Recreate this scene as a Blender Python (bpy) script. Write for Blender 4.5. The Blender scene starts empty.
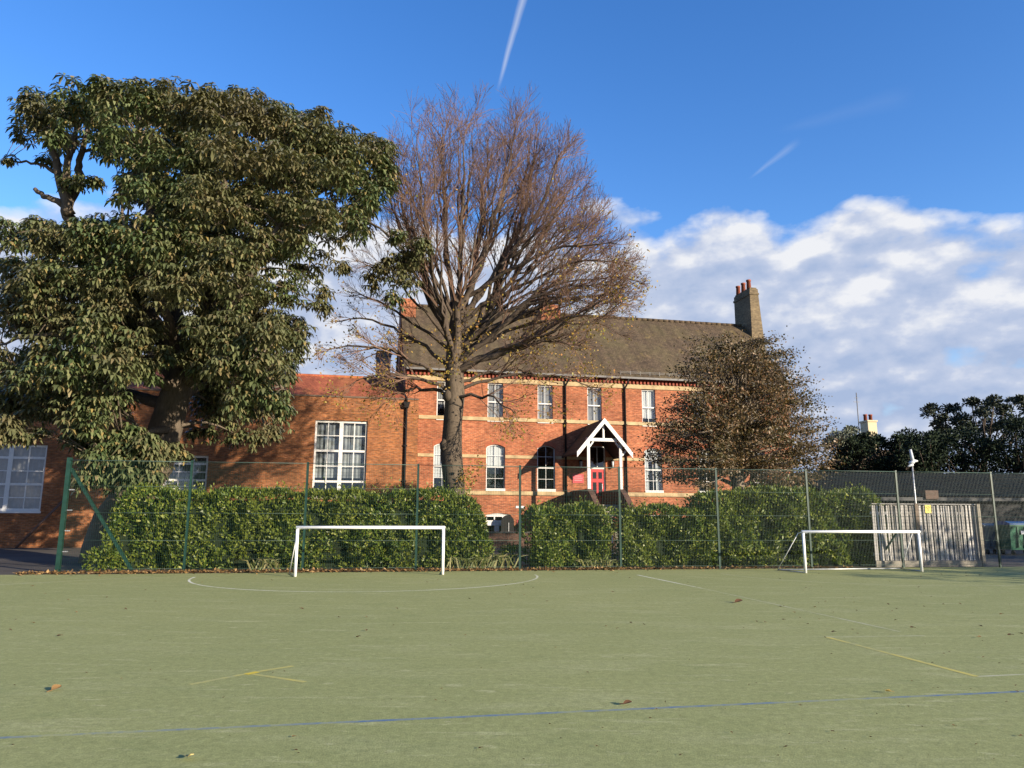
import bpy, math, random
import numpy as np
from mathutils import Vector, Matrix

random.seed(7)
RNG = np.random.default_rng(7)
R = math.radians
S = bpy.context.scene
COL = S.collection

# ------------------------------------------------------------------ camera
FPX, CX, CY, HZ = 740.0, 512.0, 384.0, 518.0
PITCH = math.atan((HZ - CY) / FPX)
ROLL = 0.004
EYE = Vector((0, 0, 1.5))
fw = Vector((0, math.cos(PITCH), math.sin(PITCH)))
up0 = Vector((0, -math.sin(PITCH), math.cos(PITCH)))
rt0 = Vector((1, 0, 0))
rt = rt0 * math.cos(ROLL) + up0 * math.sin(ROLL)
up = up0 * math.cos(ROLL) - rt0 * math.sin(ROLL)


def ray(px, py):
    return fw + rt * ((px - CX) / FPX) + up * ((CY - py) / FPX)


def ground(px, py, z=0.0):
    d = ray(px, py)
    t = (z - EYE.z) / d.z
    return EYE + d * t


def at(px, py, Y):
    d = ray(px, py)
    return EYE + d * (Y / d.y)


def on_plane(px, py, O, ang, off=0.0):
    """(s, z) on a vertical plane through O running along ang, pushed back by off"""
    u = Vector((math.cos(ang), math.sin(ang), 0))
    n = Vector((-math.sin(ang), math.cos(ang), 0))
    P = Vector((O[0], O[1], 0)) + n * off
    d = ray(px, py)
    t = (P - EYE).dot(n) / d.dot(n)
    h = EYE + d * t
    return (h - P).dot(u), h.z


cam_d = bpy.data.cameras.new('camera')
cam = bpy.data.objects.new('camera', cam_d)
COL.objects.link(cam)
m = Matrix((rt, up, -fw)).transposed().to_4x4()
m.translation = EYE
cam.matrix_world = m
cam_d.sensor_width = 36
cam_d.lens = FPX / 1024 * 36
cam_d.clip_end = 3000
cam_d.clip_start = 0.05
S.camera = cam

# ------------------------------------------------------------------ materials


class NT:
    def __init__(self, name):
        self.m = bpy.data.materials.new(name)
        self.m.use_nodes = True
        self.t = self.m.node_tree
        self.b = self.t.nodes['Principled BSDF']

    def n(self, typ, **kw):
        nd = self.t.nodes.new(typ)
        for k, v in kw.items():
            if k.startswith('i_'):
                nd.inputs[k[2:].replace('_', ' ')].default_value = v
            else:
                setattr(nd, k, v)
        return nd

    def l(self, a, b):
        self.t.links.new(a, b)

    def ramp(self, fac, stops):
        r = self.n('ShaderNodeValToRGB')
        e = r.color_ramp.elements
        while len(e) < len(stops):
            e.new(0.5)
        for q, (p, c) in zip(e, stops):
            q.position = p
            q.color = (*c, 1) if len(c) == 3 else c
        if fac is not None:
            self.l(fac, r.inputs[0])
        return r.outputs[0]

    def noise(self, vec, scale, detail=4, rough=0.55):
        nd = self.n('ShaderNodeTexNoise')
        nd.inputs['Scale'].default_value = scale
        nd.inputs['Detail'].default_value = detail
        nd.inputs['Roughness'].default_value = rough
        if vec is not None:
            self.l(vec, nd.inputs['Vector'])
        return nd.outputs['Fac']

    def mix(self, fac, a, b, mode='MIX'):
        nd = self.n('ShaderNodeMix', data_type='RGBA', blend_type=mode)
        for sock, v in ((nd.inputs[0], fac), (nd.inputs[6], a), (nd.inputs[7], b)):
            if isinstance(v, (int, float)):
                sock.default_value = v
            elif isinstance(v, tuple):
                sock.default_value = (*v, 1) if len(v) == 3 else v
            else:
                self.l(v, sock)
        return nd.outputs[2]

    def mapping(self, vec, scale=(1, 1, 1), loc=(0, 0, 0), rot=(0, 0, 0)):
        nd = self.n('ShaderNodeMapping')
        nd.inputs['Scale'].default_value = scale
        nd.inputs['Location'].default_value = loc
        nd.inputs['Rotation'].default_value = rot
        self.l(vec, nd.inputs['Vector'])
        return nd.outputs[0]

    def obj(self):
        return self.n('ShaderNodeTexCoord').outputs['Object']

    def math(self, op, a, b=0.0, clamp=False):
        nd = self.n('ShaderNodeMath', operation=op, use_clamp=clamp)
        for sock, v in ((nd.inputs[0], a), (nd.inputs[1], b)):
            if isinstance(v, (int, float)):
                sock.default_value = v
            else:
                self.l(v, sock)
        return nd.outputs[0]

    def color(self, c):
        if isinstance(c, tuple):
            self.b.inputs['Base Color'].default_value = (*c, 1)
        else:
            self.l(c, self.b.inputs['Base Color'])

    def bump(self, h, strength=0.3, dist=0.02):
        nd = self.n('ShaderNodeBump')
        nd.inputs['Strength'].default_value = strength
        nd.inputs['Distance'].default_value = dist
        self.l(h, nd.inputs['Height'])
        self.l(nd.outputs[0], self.b.inputs['Normal'])

    def set(self, rough=0.7, spec=0.4, metal=0.0):
        self.b.inputs['Roughness'].default_value = rough
        self.b.inputs['Specular IOR Level'].default_value = spec
        self.b.inputs['Metallic'].default_value = metal


def mat_plain(name, c, rough=0.6, var=0.15, scale=6.0, metal=0.0, spec=0.4):
    k = NT(name)
    f = k.noise(k.obj(), scale, 5, 0.6)
    lo = tuple(x * (1 - var) for x in c)
    hi = tuple(min(1, x * (1 + var)) for x in c)
    k.color(k.ramp(f, [(0.3, lo), (0.7, hi)]))
    k.set(rough, spec, metal)
    return k.m


def mat_brick(name, c1, c2, mortar, streak, patch=(0.7, 1.25), bw=0.225, bh=0.075):
    k = NT(name)
    sep = k.n('ShaderNodeSeparateXYZ')
    k.l(k.obj(), sep.inputs[0])
    cmb = k.n('ShaderNodeCombineXYZ')
    k.l(k.math('ADD', sep.outputs[0], sep.outputs[1]), cmb.inputs[0])
    k.l(sep.outputs[2], cmb.inputs[1])
    v = cmb.outputs[0]
    br = k.n('ShaderNodeTexBrick')
    k.l(v, br.inputs['Vector'])
    br.inputs['Color1'].default_value = (*c1, 1)
    br.inputs['Color2'].default_value = (*c2, 1)
    br.inputs['Mortar'].default_value = (*mortar, 1)
    br.inputs['Scale'].default_value = 1
    br.inputs['Mortar Size'].default_value = 0.009
    br.inputs['Brick Width'].default_value = bw
    br.inputs['Row Height'].default_value = bh
    br.inputs['Bias'].default_value = 0.0
    f1 = k.noise(k.mapping(v, (0.5, 5.0, 1)), 1.2, 6, 0.65)
    col = k.mix(k.ramp(f1, [(0.52, (0, 0, 0)), (0.72, (0.75, 0.75, 0.75))]), br.outputs['Color'], streak)
    f2 = k.noise(v, 0.55, 5, 0.65)
    col = k.mix(1.0, col, k.ramp(f2, [(0.3, (patch[0],) * 3), (0.7, (patch[1],) * 3)]), 'MULTIPLY')
    f4 = k.noise(k.mapping(v, (.8, 2.2, 1), (5, 3, 0)), 1.1, 6, 0.7)
    col = k.mix(k.ramp(f4, [(0.60, (0, 0, 0)), (0.74, (0.5,) * 3)]), col, mortar)
    f3 = k.noise(k.mapping(v, (4.4, 13.0, 1)), 1.0, 1, 0.5)
    col = k.mix(1.0, col, k.ramp(f3, [(0.35, (0.72,) * 3), (0.65, (1.25,) * 3)]), 'MULTIPLY')
    k.color(col)
    k.set(0.88, 0.25)
    k.bump(br.outputs['Fac'], 0.25, -0.01)
    return k.m


def mat_leaf(name, stops, rough=0.45, spec=0.4, patch=None, pscale=0.5, trans=0.0):
    k = NT(name)
    g = k.n('ShaderNodeNewGeometry')
    col = k.ramp(g.outputs['Random Per Island'], stops)
    if patch:
        f = k.noise(k.obj(), pscale, 3, 0.6)
        col = k.mix(k.ramp(f, [(0.42, (0, 0, 0)), (0.66, (0.8,) * 3)]), col, patch)
    k.color(col)
    k.set(rough, spec)
    if trans > 0:
        tr = k.n('ShaderNodeBsdfTranslucent')
        k.l(k.mix(1.0, col, (1.5, 1.6, 0.7), 'MULTIPLY'), tr.inputs['Color'])
        mx = k.n('ShaderNodeMixShader')
        mx.inputs[0].default_value = trans
        k.l(k.b.outputs[0], mx.inputs[1])
        k.l(tr.outputs[0], mx.inputs[2])
        out = [n for n in k.t.nodes if n.type == 'OUTPUT_MATERIAL'][0]
        k.l(mx.outputs[0], out.inputs[0])
    return k.m


def mat_bark(name, c1, c2, sc=6.0):
    k = NT(name)
    v = k.mapping(k.obj(), (1, 1, 0.22))
    f = k.noise(v, sc * 4.5, 6, 0.7)
    f2 = k.noise(k.obj(), 1.1, 3, 0.6)
    col = k.ramp(f, [(0.25, c1), (0.75, c2)])
    col = k.mix(k.ramp(f2, [(0.45, (0, 0, 0)), (0.7, (0.4,) * 3)]), col, tuple(x * 0.6 for x in c1))
    k.color(col)
    k.set(0.9, 0.2)
    k.bump(f, 0.5, 0.02)
    return k.m


M = {}
M['brick'] = mat_brick('orange_red_brick', (0.33, 0.103, 0.043), (0.255, 0.070, 0.032), (0.30, 0.17, 0.10), (0.15, 0.05, 0.03), (0.62, 1.3))
M['brick_wing'] = mat_brick('brown_orange_brick', (0.33, 0.115, 0.036), (0.22, 0.072, 0.028), (0.22, 0.14, 0.08), (0.12, 0.062, 0.03), (0.55, 1.3))
M['brick_dark'] = mat_brick('dark_brown_brick', (0.10, 0.05, 0.035), (0.07, 0.035, 0.028), (0.10, 0.07, 0.05), (0.04, 0.03, 0.025))
M['brick_buff'] = mat_brick('buff_stock_brick', (0.175, 0.130, 0.072), (0.13, 0.095, 0.055), (0.14, 0.11, 0.07), (0.08, 0.062, 0.042))
M['stone'] = mat_plain('pale_stone', (0.36, 0.265, 0.145), 0.85, 0.35, 2.5)
M['concrete'] = mat_plain('concrete', (0.26, 0.235, 0.19), 0.9, 0.25, 5)
M['white'] = mat_plain('white_paint', (0.58, 0.57, 0.55), 0.4, 0.06, 5)
M['goal_white'] = mat_plain('white_goal_paint', (0.80, 0.80, 0.79), 0.35, 0.05, 9)
M['steel'] = mat_plain('galvanised_steel', (0.42, 0.43, 0.44), 0.45, 0.2, 9, 0.6)
M['white_plastic'] = mat_plain('white_plastic', (0.50, 0.52, 0.54), 0.4, 0.06, 8)
M['iron'] = mat_plain('black_iron', (0.012, 0.011, 0.011), 0.75, 0.3, 5, 0, .2)
M['lead'] = mat_plain('grey_gutter', (0.13, 0.125, 0.12), 0.6, 0.25, 5)
M['red_paint'] = mat_plain('red_door_paint', (0.46, 0.022, 0.025), 0.35, 0.1, 3)
M['red_sign'] = mat_plain('red_sign_paint', (0.42, 0.055, 0.065), 0.35, 0.06, 3)
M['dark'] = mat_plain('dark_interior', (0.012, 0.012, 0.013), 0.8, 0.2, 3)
M['pot'] = mat_plain('terracotta_pot', (0.26, 0.075, 0.042), 0.8, 0.2, 6)
M['green_steel'] = mat_plain('green_coated_steel', (0.009, 0.036, 0.027), 0.4, 0.25, 6)
M['wire'] = mat_plain('green_wire', (0.016, 0.048, 0.036), 0.45, 0.15, 6)
M['wire_bright'] = mat_plain('grey_line_wire', (0.05, 0.085, 0.07), 0.5, 0.15, 6, 0.0)
M['cream'] = mat_plain('cream_render', (0.52, 0.43, 0.27), 0.85, 0.1, 3)
M['bin_green'] = mat_plain('dark_green_plastic', (0.010, 0.10, 0.05), 0.4, 0.12, 3)
M['bin_grey'] = mat_plain('grey_plastic', (0.09, 0.10, 0.11), 0.45, 0.12, 3)
M['bin_blue'] = mat_plain('blue_plastic', (0.02, 0.08, 0.20), 0.4, 0.12, 3)
M['rubber'] = mat_plain('black_rubber', (0.02, 0.02, 0.02), 0.8, 0.2, 3)
M['yellow'] = mat_plain('yellow_sign_paint', (0.75, 0.58, 0.08), 0.4, 0.08, 5)
M['blind'] = mat_plain('pale_blind', (0.70, 0.69, 0.67), 0.9, 0.06, 4)
M['curtain'] = mat_plain('grey_curtain', (0.30, 0.285, 0.275), 0.95, 0.2, 4)
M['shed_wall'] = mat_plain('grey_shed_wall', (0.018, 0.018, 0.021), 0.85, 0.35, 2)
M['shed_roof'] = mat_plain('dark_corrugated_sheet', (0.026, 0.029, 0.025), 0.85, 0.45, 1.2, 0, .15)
M['soil'] = mat_plain('dark_soil', (0.07, 0.05, 0.03), 0.95, 0.4, 4)
M['bark_chestnut'] = mat_bark('chestnut_bark', (0.065, 0.050, 0.036), (0.17, 0.135, 0.10), 5)
M['bark_lime'] = mat_bark('grey_bark', (0.055, 0.042, 0.030), (0.145, 0.112, 0.080), 6)
M['twig'] = mat_plain('red_brown_twig', (0.152, 0.088, 0.060), 0.8, 0.3, 2)
M['bark_small'] = mat_bark('pale_bark', (0.16, 0.13, 0.10), (0.32, 0.26, 0.20), 8)
M['bark_dark'] = mat_bark('dark_bark', (0.04, 0.03, 0.025), (0.09, 0.07, 0.05), 5)
M['leaf_chestnut'] = mat_leaf('chestnut_leaf', [(0.0, (0.032, 0.055, 0.022)), (0.4, (0.086, 0.118, 0.046)), (0.75, (0.160, 0.185, 0.082)), (0.93, (0.22, 0.175, 0.090)), (1.0, (0.30, 0.22, 0.07))], 0.36, 0.6, (0.145, 0.120, 0.066), 0.30, 0.12)
M['leaf_yellow'] = mat_leaf('yellow_autumn_leaf', [(0.0, (0.16, 0.10, 0.02)), (0.4, (0.28, 0.18, 0.03)), (0.7, (0.20, 0.20, 0.04)), (1.0, (0.34, 0.15, 0.04))], 0.55, 0.3, None, 1, 0.2)
M['leaf_brown'] = mat_leaf('brown_autumn_leaf', [(0.0, (0.040, 0.035, 0.012)), (0.4, (0.088, 0.060, 0.022)), (0.75, (0.138, 0.078, 0.032)), (0.92, (0.20, 0.11, 0.05)), (1.0, (0.34, 0.23, 0.15))], 0.5, 0.35, (0.06, 0.055, 0.018), 0.6, 0.15)
M['leaf_hedge'] = mat_leaf('laurel_leaf', [(0.0, (0.028, 0.052, 0.008)), (0.45, (0.078, 0.125, 0.016)), (0.85, (0.170, 0.200, 0.028)), (1.0, (0.27, 0.27, 0.06))], 0.45, 0.38, (0.125, 0.150, 0.022), 0.7, 0.18)
M['leaf_dark'] = mat_leaf('dark_evergreen_leaf', [(0.0, (0.006, 0.012, 0.006)), (0.6, (0.014, 0.025, 0.011)), (1.0, (0.028, 0.042, 0.018))], 0.7, 0.15)
M['leaf_grey'] = mat_leaf('grey_green_leaf', [(0.0, (0.05, 0.06, 0.04)), (0.6, (0.10, 0.12, 0.075)), (1.0, (0.20, 0.21, 0.14))], 0.5, 0.35)
M['leaf_sprig'] = mat_leaf('dull_sprig_leaf', [(0.0, (0.012, 0.018, 0.010)), (0.6, (0.030, 0.040, 0.022)), (1.0, (0.065, 0.075, 0.045))], 0.6, 0.25)
M['leaf_blade'] = mat_leaf('long_blade_leaf', [(0.0, (0.06, 0.08, 0.02)), (0.6, (0.14, 0.15, 0.05)), (1.0, (0.32, 0.28, 0.13))], 0.5, 0.3)
M['litter'] = mat_leaf('dry_fallen_leaf', [(0.0, (0.06, 0.03, 0.014)), (0.4, (0.14, 0.08, 0.03)), (0.8, (0.25, 0.15, 0.06)), (1.0, (0.36, 0.25, 0.12))], 0.75, 0.2)
M['litter_dark'] = mat_leaf('dark_fallen_leaf', [(0.0, (0.04, 0.022, 0.012)), (0.6, (0.10, 0.05, 0.025)), (1.0, (0.22, 0.13, 0.06))], 0.75, 0.2)
M['litter_pale'] = mat_leaf('pale_fallen_leaf', [(0.0, (0.42, 0.30, 0.10)), (1.0, (0.45, 0.34, 0.14))], 0.75, 0.2)
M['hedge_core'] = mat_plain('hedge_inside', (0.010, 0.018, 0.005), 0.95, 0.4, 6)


def mat_glass():
    k = NT('window_glass')
    k.t.nodes.remove(k.b)
    tr = k.n('ShaderNodeBsdfTransparent')
    tr.inputs[0].default_value = (0.72, 0.75, 0.76, 1)
    gl = k.n('ShaderNodeBsdfGlossy')
    gl.inputs['Roughness'].default_value = 0.03
    gl.inputs['Color'].default_value = (0.95, 0.97, 1, 1)
    bp = k.n('ShaderNodeBump')
    bp.inputs['Strength'].default_value = 0.10
    bp.inputs['Distance'].default_value = 0.03
    k.l(k.noise(k.obj(), 1.6, 2), bp.inputs['Height'])
    k.l(bp.outputs[0], gl.inputs['Normal'])
    lw = k.n('ShaderNodeLayerWeight')
    lw.inputs['Blend'].default_value = 0.5
    fac = k.math('ADD', k.math('MULTIPLY', k.math('POWER', lw.outputs['Facing'], 5.0), 0.85), 0.11)
    mx = k.n('ShaderNodeMixShader')
    k.l(fac, mx.inputs[0])
    k.l(tr.outputs[0], mx.inputs[1])
    k.l(gl.outputs[0], mx.inputs[2])
    out = [n for n in k.t.nodes if n.type == 'OUTPUT_MATERIAL'][0]
    k.l(mx.outputs[0], out.inputs[0])
    return k.m


M['glass'] = mat_glass()


def mat_roof(name, c1, c2, moss, lichen_and_sunlit, row=0.11):
    k = NT(name)
    sep = k.n('ShaderNodeSeparateXYZ')
    k.l(k.obj(), sep.inputs[0])
    cmb = k.n('ShaderNodeCombineXYZ')
    k.l(sep.outputs[0], cmb.inputs[0])
    k.l(sep.outputs[2], cmb.inputs[1])
    v = cmb.outputs[0]
    br = k.n('ShaderNodeTexBrick')
    k.l(v, br.inputs['Vector'])
    br.inputs['Color1'].default_value = (*c1, 1)
    br.inputs['Color2'].default_value = (*c2, 1)
    br.inputs['Mortar'].default_value = (*[x * 0.45 for x in c1], 1)
    br.inputs['Scale'].default_value = 1
    br.inputs['Mortar Size'].default_value = 0.008
    br.inputs['Brick Width'].default_value = 0.17
    br.inputs['Row Height'].default_value = row
    f = k.noise(v, 0.45, 6, 0.65)
    col = k.mix(k.ramp(f, [(0.45, (0, 0, 0)), (0.65, (0.8,) * 3)]), br.outputs['Color'], moss)
    f2 = k.noise(v, 0.8, 8, 0.75)
    col = k.mix(k.ramp(f2, [(0.56, (0, 0, 0)), (0.70, (0.7,) * 3)]), col, lichen_and_sunlit)
    f3 = k.noise(v, 3.5, 6, 0.8)
    col = k.mix(1.0, col, k.ramp(f3, [(0.32, (0.6,) * 3), (0.68, (1.35,) * 3)]), 'MULTIPLY')
    f4 = k.noise(k.mapping(v, (1.6, .12, 1)), 1.3, 4, 0.6)
    col = k.mix(1.0, col, k.ramp(f4, [(0.35, (0.78,) * 3), (0.65, (1.15,) * 3)]), 'MULTIPLY')
    k.color(col)
    k.set(0.9, 0.2)
    k.bump(br.outputs['Fac'], 0.4, -0.02)
    return k.m


M['roof_main'] = mat_roof('brown_plain_tiles', (0.104, 0.073, 0.046), (0.068, 0.049, 0.033), (0.096, 0.077, 0.039), (0.23, 0.17, 0.055))
M['roof_wing'] = mat_roof('orange_plain_tiles', (0.34, 0.100, 0.048), (0.26, 0.072, 0.036), (0.25, 0.10, 0.04), (0.36, 0.17, 0.05))  # last colour paints in the sunlit yellow roof glimpsed through the leaves


def mat_pitch():
    k = NT('green_carpet_turf')
    o = k.obj()
    f1 = k.noise(o, 0.10, 5, 0.6)
    f2 = k.noise(k.mapping(o, (0.5, 1.6, 1), rot=(0, 0, 0.5)), 0.9, 6, 0.7)
    f3 = k.noise(o, 75, 3, 0.7)
    f4 = k.noise(k.mapping(o, (0.35, 2.2, 1), rot=(0, 0, -0.25)), 2.2, 5, 0.75)
    f5 = k.noise(o, 14, 5, 0.75)
    col = k.ramp(f1, [(0.3, (0.250, 0.268, 0.106)), (0.7, (0.290, 0.298, 0.120))])
    col = k.mix(k.ramp(f2, [(0.5, (0, 0, 0)), (0.75, (0.55,) * 3)]), col, (0.355, 0.355, 0.175))
    col = k.mix(k.ramp(f4, [(0.56, (0, 0, 0)), (0.70, (0.75,) * 3)]), col, (0.40, 0.395, 0.20))
    f6 = k.noise(k.mapping(o, (1.0, 2.6, 1), rot=(0, 0, 0.7)), 3.3, 3, 0.6)
    col = k.mix(k.ramp(f6, [(0.62, (0, 0, 0)), (0.70, (0.6,) * 3)]), col, (0.39, 0.385, 0.195))
    f7 = k.noise(k.mapping(o, (1.0, 1.7, 1)), 1.5, 5, 0.7)
    col = k.mix(k.ramp(f7, [(0.55, (0, 0, 0)), (0.72, (0.5,) * 3)]), col, (0.188, 0.218, 0.084))
    col = k.mix(1.0, col, k.ramp(f5, [(0.3, (0.80,) * 3), (0.7, (1.18,) * 3)]), 'MULTIPLY')
    col = k.mix(1.0, col, k.ramp(f3, [(0.3, (0.78,) * 3), (0.7, (1.22,) * 3)]), 'MULTIPLY')
    k.color(col)
    k.set(0.95, 0.15)
    k.bump(f3, 0.5, 0.006)
    return k.m


M['pitch'] = mat_pitch()


def mat_tarmac():
    k = NT('worn_asphalt')
    o = k.obj()
    f = k.noise(o, 0.35, 5, 0.6)
    f2 = k.noise(o, 60, 2, 0.6)
    col = k.ramp(f, [(0.35, (0.060, 0.052, 0.043)), (0.65, (0.095, 0.082, 0.066))])
    col = k.mix(1.0, col, k.ramp(f2, [(0.3, (0.75,) * 3), (0.7, (1.25,) * 3)]), 'MULTIPLY')
    k.color(col)
    k.set(0.85, 0.3)
    return k.m


M['tarmac'] = mat_tarmac()


def mat_line(name, c, wear):
    k = NT(name)
    f = k.noise(k.obj(), 5, 6, 0.75)
    f2 = k.noise(k.obj(), 0.5, 3, 0.6)
    s = k.math('ADD', k.math('MULTIPLY', f, 0.5), k.math('MULTIPLY', f2, 0.5))
    col = k.ramp(s, [(wear - 0.09, c), (wear + 0.09, (0.315, 0.323, 0.145))])
    k.color(col)
    k.set(0.9, 0.2)
    return k.m


M['line_white'] = mat_line('worn_white_line', (0.66, 0.65, 0.52), 0.54)
M['line_faint'] = mat_line('faint_white_line', (0.44, 0.43, 0.29), 0.50)
M['line_yellow'] = mat_line('worn_yellow_line', (0.6, 0.5, 0.12), 0.50)
M['line_yellow_faint'] = mat_line('faint_yellow_line', (0.52, 0.44, 0.11), 0.52)
M['line_blue'] = mat_line('worn_blue_line', (0.085, 0.16, 0.27), 0.50)


def mat_wood():
    k = NT('weathered_timber')
    o = k.obj()
    f = k.noise(k.mapping(o, (9, 9, 0.7)), 1.6, 6, 0.7)
    f2 = k.noise(o, 0.8, 4, 0.6)
    g = k.n('ShaderNodeNewGeometry')
    col = k.ramp(f, [(0.3, (0.25, 0.235, 0.215)), (0.7, (0.54, 0.52, 0.495))])
    col = k.mix(1.0, col, k.ramp(g.outputs['Random Per Island'], [(0, (0.55,) * 3), (1, (1.3,) * 3)]), 'MULTIPLY')
    col = k.mix(k.ramp(f2, [(0.5, (0, 0, 0)), (0.75, (0.5,) * 3)]), col, (0.14, 0.11, 0.08))
    k.color(col)
    k.set(0.9, 0.2)
    return k.m


M['wood'] = mat_wood()

# ------------------------------------------------------------------ mesh helpers


class MB:
    """collects shapes, then links them as one mesh object"""

    def __init__(self):
        self.v, self.f, self.mi, self.sm = [], [], [], []

    def add(self, vs, fs, mi=0, smooth=False):
        o = len(self.v)
        self.v += [tuple(p) for p in vs]
        for q in fs:
            self.f.append([i + o for i in q])
            self.mi.append(mi)
            self.sm.append(smooth)

    def box(self, x0, x1, y0, y1, z0, z1, mi=0):
        vs = [(x, y, z) for z in (z0, z1) for y in (y0, y1) for x in (x0, x1)]
        self.add(vs, [(0, 2, 3, 1), (4, 5, 7, 6), (0, 1, 5, 4), (2, 6, 7, 3), (0, 4, 6, 2), (1, 3, 7, 5)], mi)

    def bar(self, p, q, w, h=None, mi=0, upv=(0, 0, 1)):
        p, q = Vector(p), Vector(q)
        d = (q - p).normalized()
        u = Vector(upv)
        if abs(d.dot(u)) > 0.98:
            u = Vector((0, 1, 0))
        a = d.cross(u).normalized()
        b = a.cross(d)
        h = h or w
        vs = []
        for c in (p, q):
            for i, j in ((-1, -1), (1, -1), (1, 1), (-1, 1)):
                vs.append(c + a * (i * w / 2) + b * (j * h / 2))
        self.add(vs, [(0, 1, 2, 3), (7, 6, 5, 4), (0, 4, 5, 1), (1, 5, 6, 2), (2, 6, 7, 3), (3, 7, 4, 0)], mi)

    def tube(self, pts, rad, n=8, mi=0, cap=True, wob=0.0):
        pts = [Vector(p) for p in pts]
        if isinstance(rad, (int, float)):
            rad = [rad] * len(pts)
        vs, fs = [], []
        d0 = (pts[1] - pts[0]).normalized()
        a = d0.orthogonal().normalized()
        for i, p in enumerate(pts):
            d = (pts[min(i + 1, len(pts) - 1)] - pts[max(i - 1, 0)]).normalized()
            a = (a - d * a.dot(d))
            a = a.normalized() if a.length > 1e-6 else d.orthogonal().normalized()
            b = d.cross(a)
            for k in range(n):
                t = 2 * math.pi * k / n
                r = rad[i] * (1 + (random.uniform(-wob, wob) if wob else 0))
                vs.append(p + a * (r * math.cos(t)) + b * (r * math.sin(t)))
        for i in range(len(pts) - 1):
            for k in range(n):
                k2 = (k + 1) % n
                fs.append((i * n + k, i * n + k2, (i + 1) * n + k2, (i + 1) * n + k))
        if cap and n > 2:
            fs.append(tuple(reversed(range(n))))
            fs.append(tuple(range((len(pts) - 1) * n, len(pts) * n)))
        self.add(vs, fs, mi, n > 4)

    def poly(self, pts, mi=0):
        self.add(pts, [tuple(range(len(pts)))], mi)

    def prism(self, prof, y0, y1, mi=0):
        """profile of (x, z), counter-clockwise seen from -y, extruded y0 (front) to y1"""
        n = len(prof)
        vs = [(x, y0, z) for x, z in prof] + [(x, y1, z) for x, z in prof]
        fs = [tuple(range(n)), tuple(range(2 * n - 1, n - 1, -1))]
        fs += [(i, i + n, (i + 1) % n + n, (i + 1) % n) for i in range(n)]
        self.add(vs, fs, mi)

    def prism_x(self, prof, x0, x1, mi=0):
        """profile of (y, z) extruded along x"""
        n = len(prof)
        vs = [(x0, y, z) for y, z in prof] + [(x1, y, z) for y, z in prof]
        fs = [tuple(reversed(range(n))), tuple(range(n, 2 * n))]
        fs += [(i, (i + 1) % n, (i + 1) % n + n, i + n) for i in range(n)]
        self.add(vs, fs, mi)

    def build(self, name, mats, parent=None, **kw):
        me = bpy.data.meshes.new(name)
        me.from_pydata(self.v, [], self.f)
        if not isinstance(mats, (list, tuple)):
            mats = [mats]
        for q in mats:
            me.materials.append(q)
        me.polygons.foreach_set('material_index', self.mi)
        me.polygons.foreach_set('use_smooth', self.sm)
        me.update()
        return link(name, me, parent, **kw)


def link(name, me, parent=None, **kw):
    o = bpy.data.objects.new(name, me)
    COL.objects.link(o)
    if parent is not None:
        o.parent = parent
    tag(o, **kw)
    return o


def tag(o, label=None, cat=None, group=None, kind=None):
    for k, v in (('label', label), ('category', cat), ('group', group), ('kind', kind)):
        if v:
            o[k] = v
    return o


def empty(name, loc=(0, 0, 0), rz=0.0, **kw):
    o = bpy.data.objects.new(name, None)
    COL.objects.link(o)
    o.location = loc
    o.rotation_euler = (0, 0, rz)
    o.empty_display_size = 0.2
    tag(o, **kw)
    return o


def quads_mesh(name, V, nper, mats, parent=None, mi=None, smooth=False, **kw):
    """V: (N, nper, 3) separate faces"""
    N = V.shape[0]
    me = bpy.data.meshes.new(name)
    me.vertices.add(N * nper)
    me.vertices.foreach_set('co', V.reshape(-1).astype(np.float32))
    me.loops.add(N * nper)
    me.loops.foreach_set('vertex_index', np.arange(N * nper, dtype=np.int32))
    me.polygons.add(N)
    me.polygons.foreach_set('loop_start', np.arange(0, N * nper, nper, dtype=np.int32))
    if not isinstance(mats, (list, tuple)):
        mats = [mats]
    for q in mats:
        me.materials.append(q)
    if mi is not None:
        me.polygons.foreach_set('material_index', mi.astype(np.int32))
    me.update(calc_edges=True)
    me.validate()
    return link(name, me, parent, **kw)


def unit(v):
    return v / np.maximum(np.linalg.norm(v, axis=-1, keepdims=True), 1e-9)


def leaf_quads(P, D, Nn, L, Wd):
    """diamond leaves: base P, direction D, normal Nn, length L, width Wd -> (N,4,3)"""
    D = unit(D)
    side = unit(np.cross(D, Nn))
    L = L[:, None]
    Wd = Wd[:, None]
    mid = P + D * L * 0.45
    nrm = np.cross(side, D)
    return np.stack([P, mid + side * Wd * 0.5 - nrm * L * 0.04, P + D * L, mid - side * Wd * 0.5 - nrm * L * 0.04], 1)


def rand_dir(n):
    return unit(RNG.normal(size=(n, 3)))


# ------------------------------------------------------------------ sun and sky
SUN_AZ, SUN_EL = R(52), R(15)
sdir = Vector((math.sin(SUN_AZ) * math.cos(SUN_EL), -math.cos(SUN_AZ) * math.cos(SUN_EL), math.sin(SUN_EL)))
sl = bpy.data.lights.new('sun', 'SUN')
sl.energy = 5.0
sl.angle = R(0.53)
sl.color = (1.0, 0.87, 0.68)
so = bpy.data.objects.new('sun', sl)
COL.objects.link(so)
so.rotation_euler = (-sdir).to_track_quat('-Z', 'Y').to_euler()
so.location = (30, -20, 30)

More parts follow.
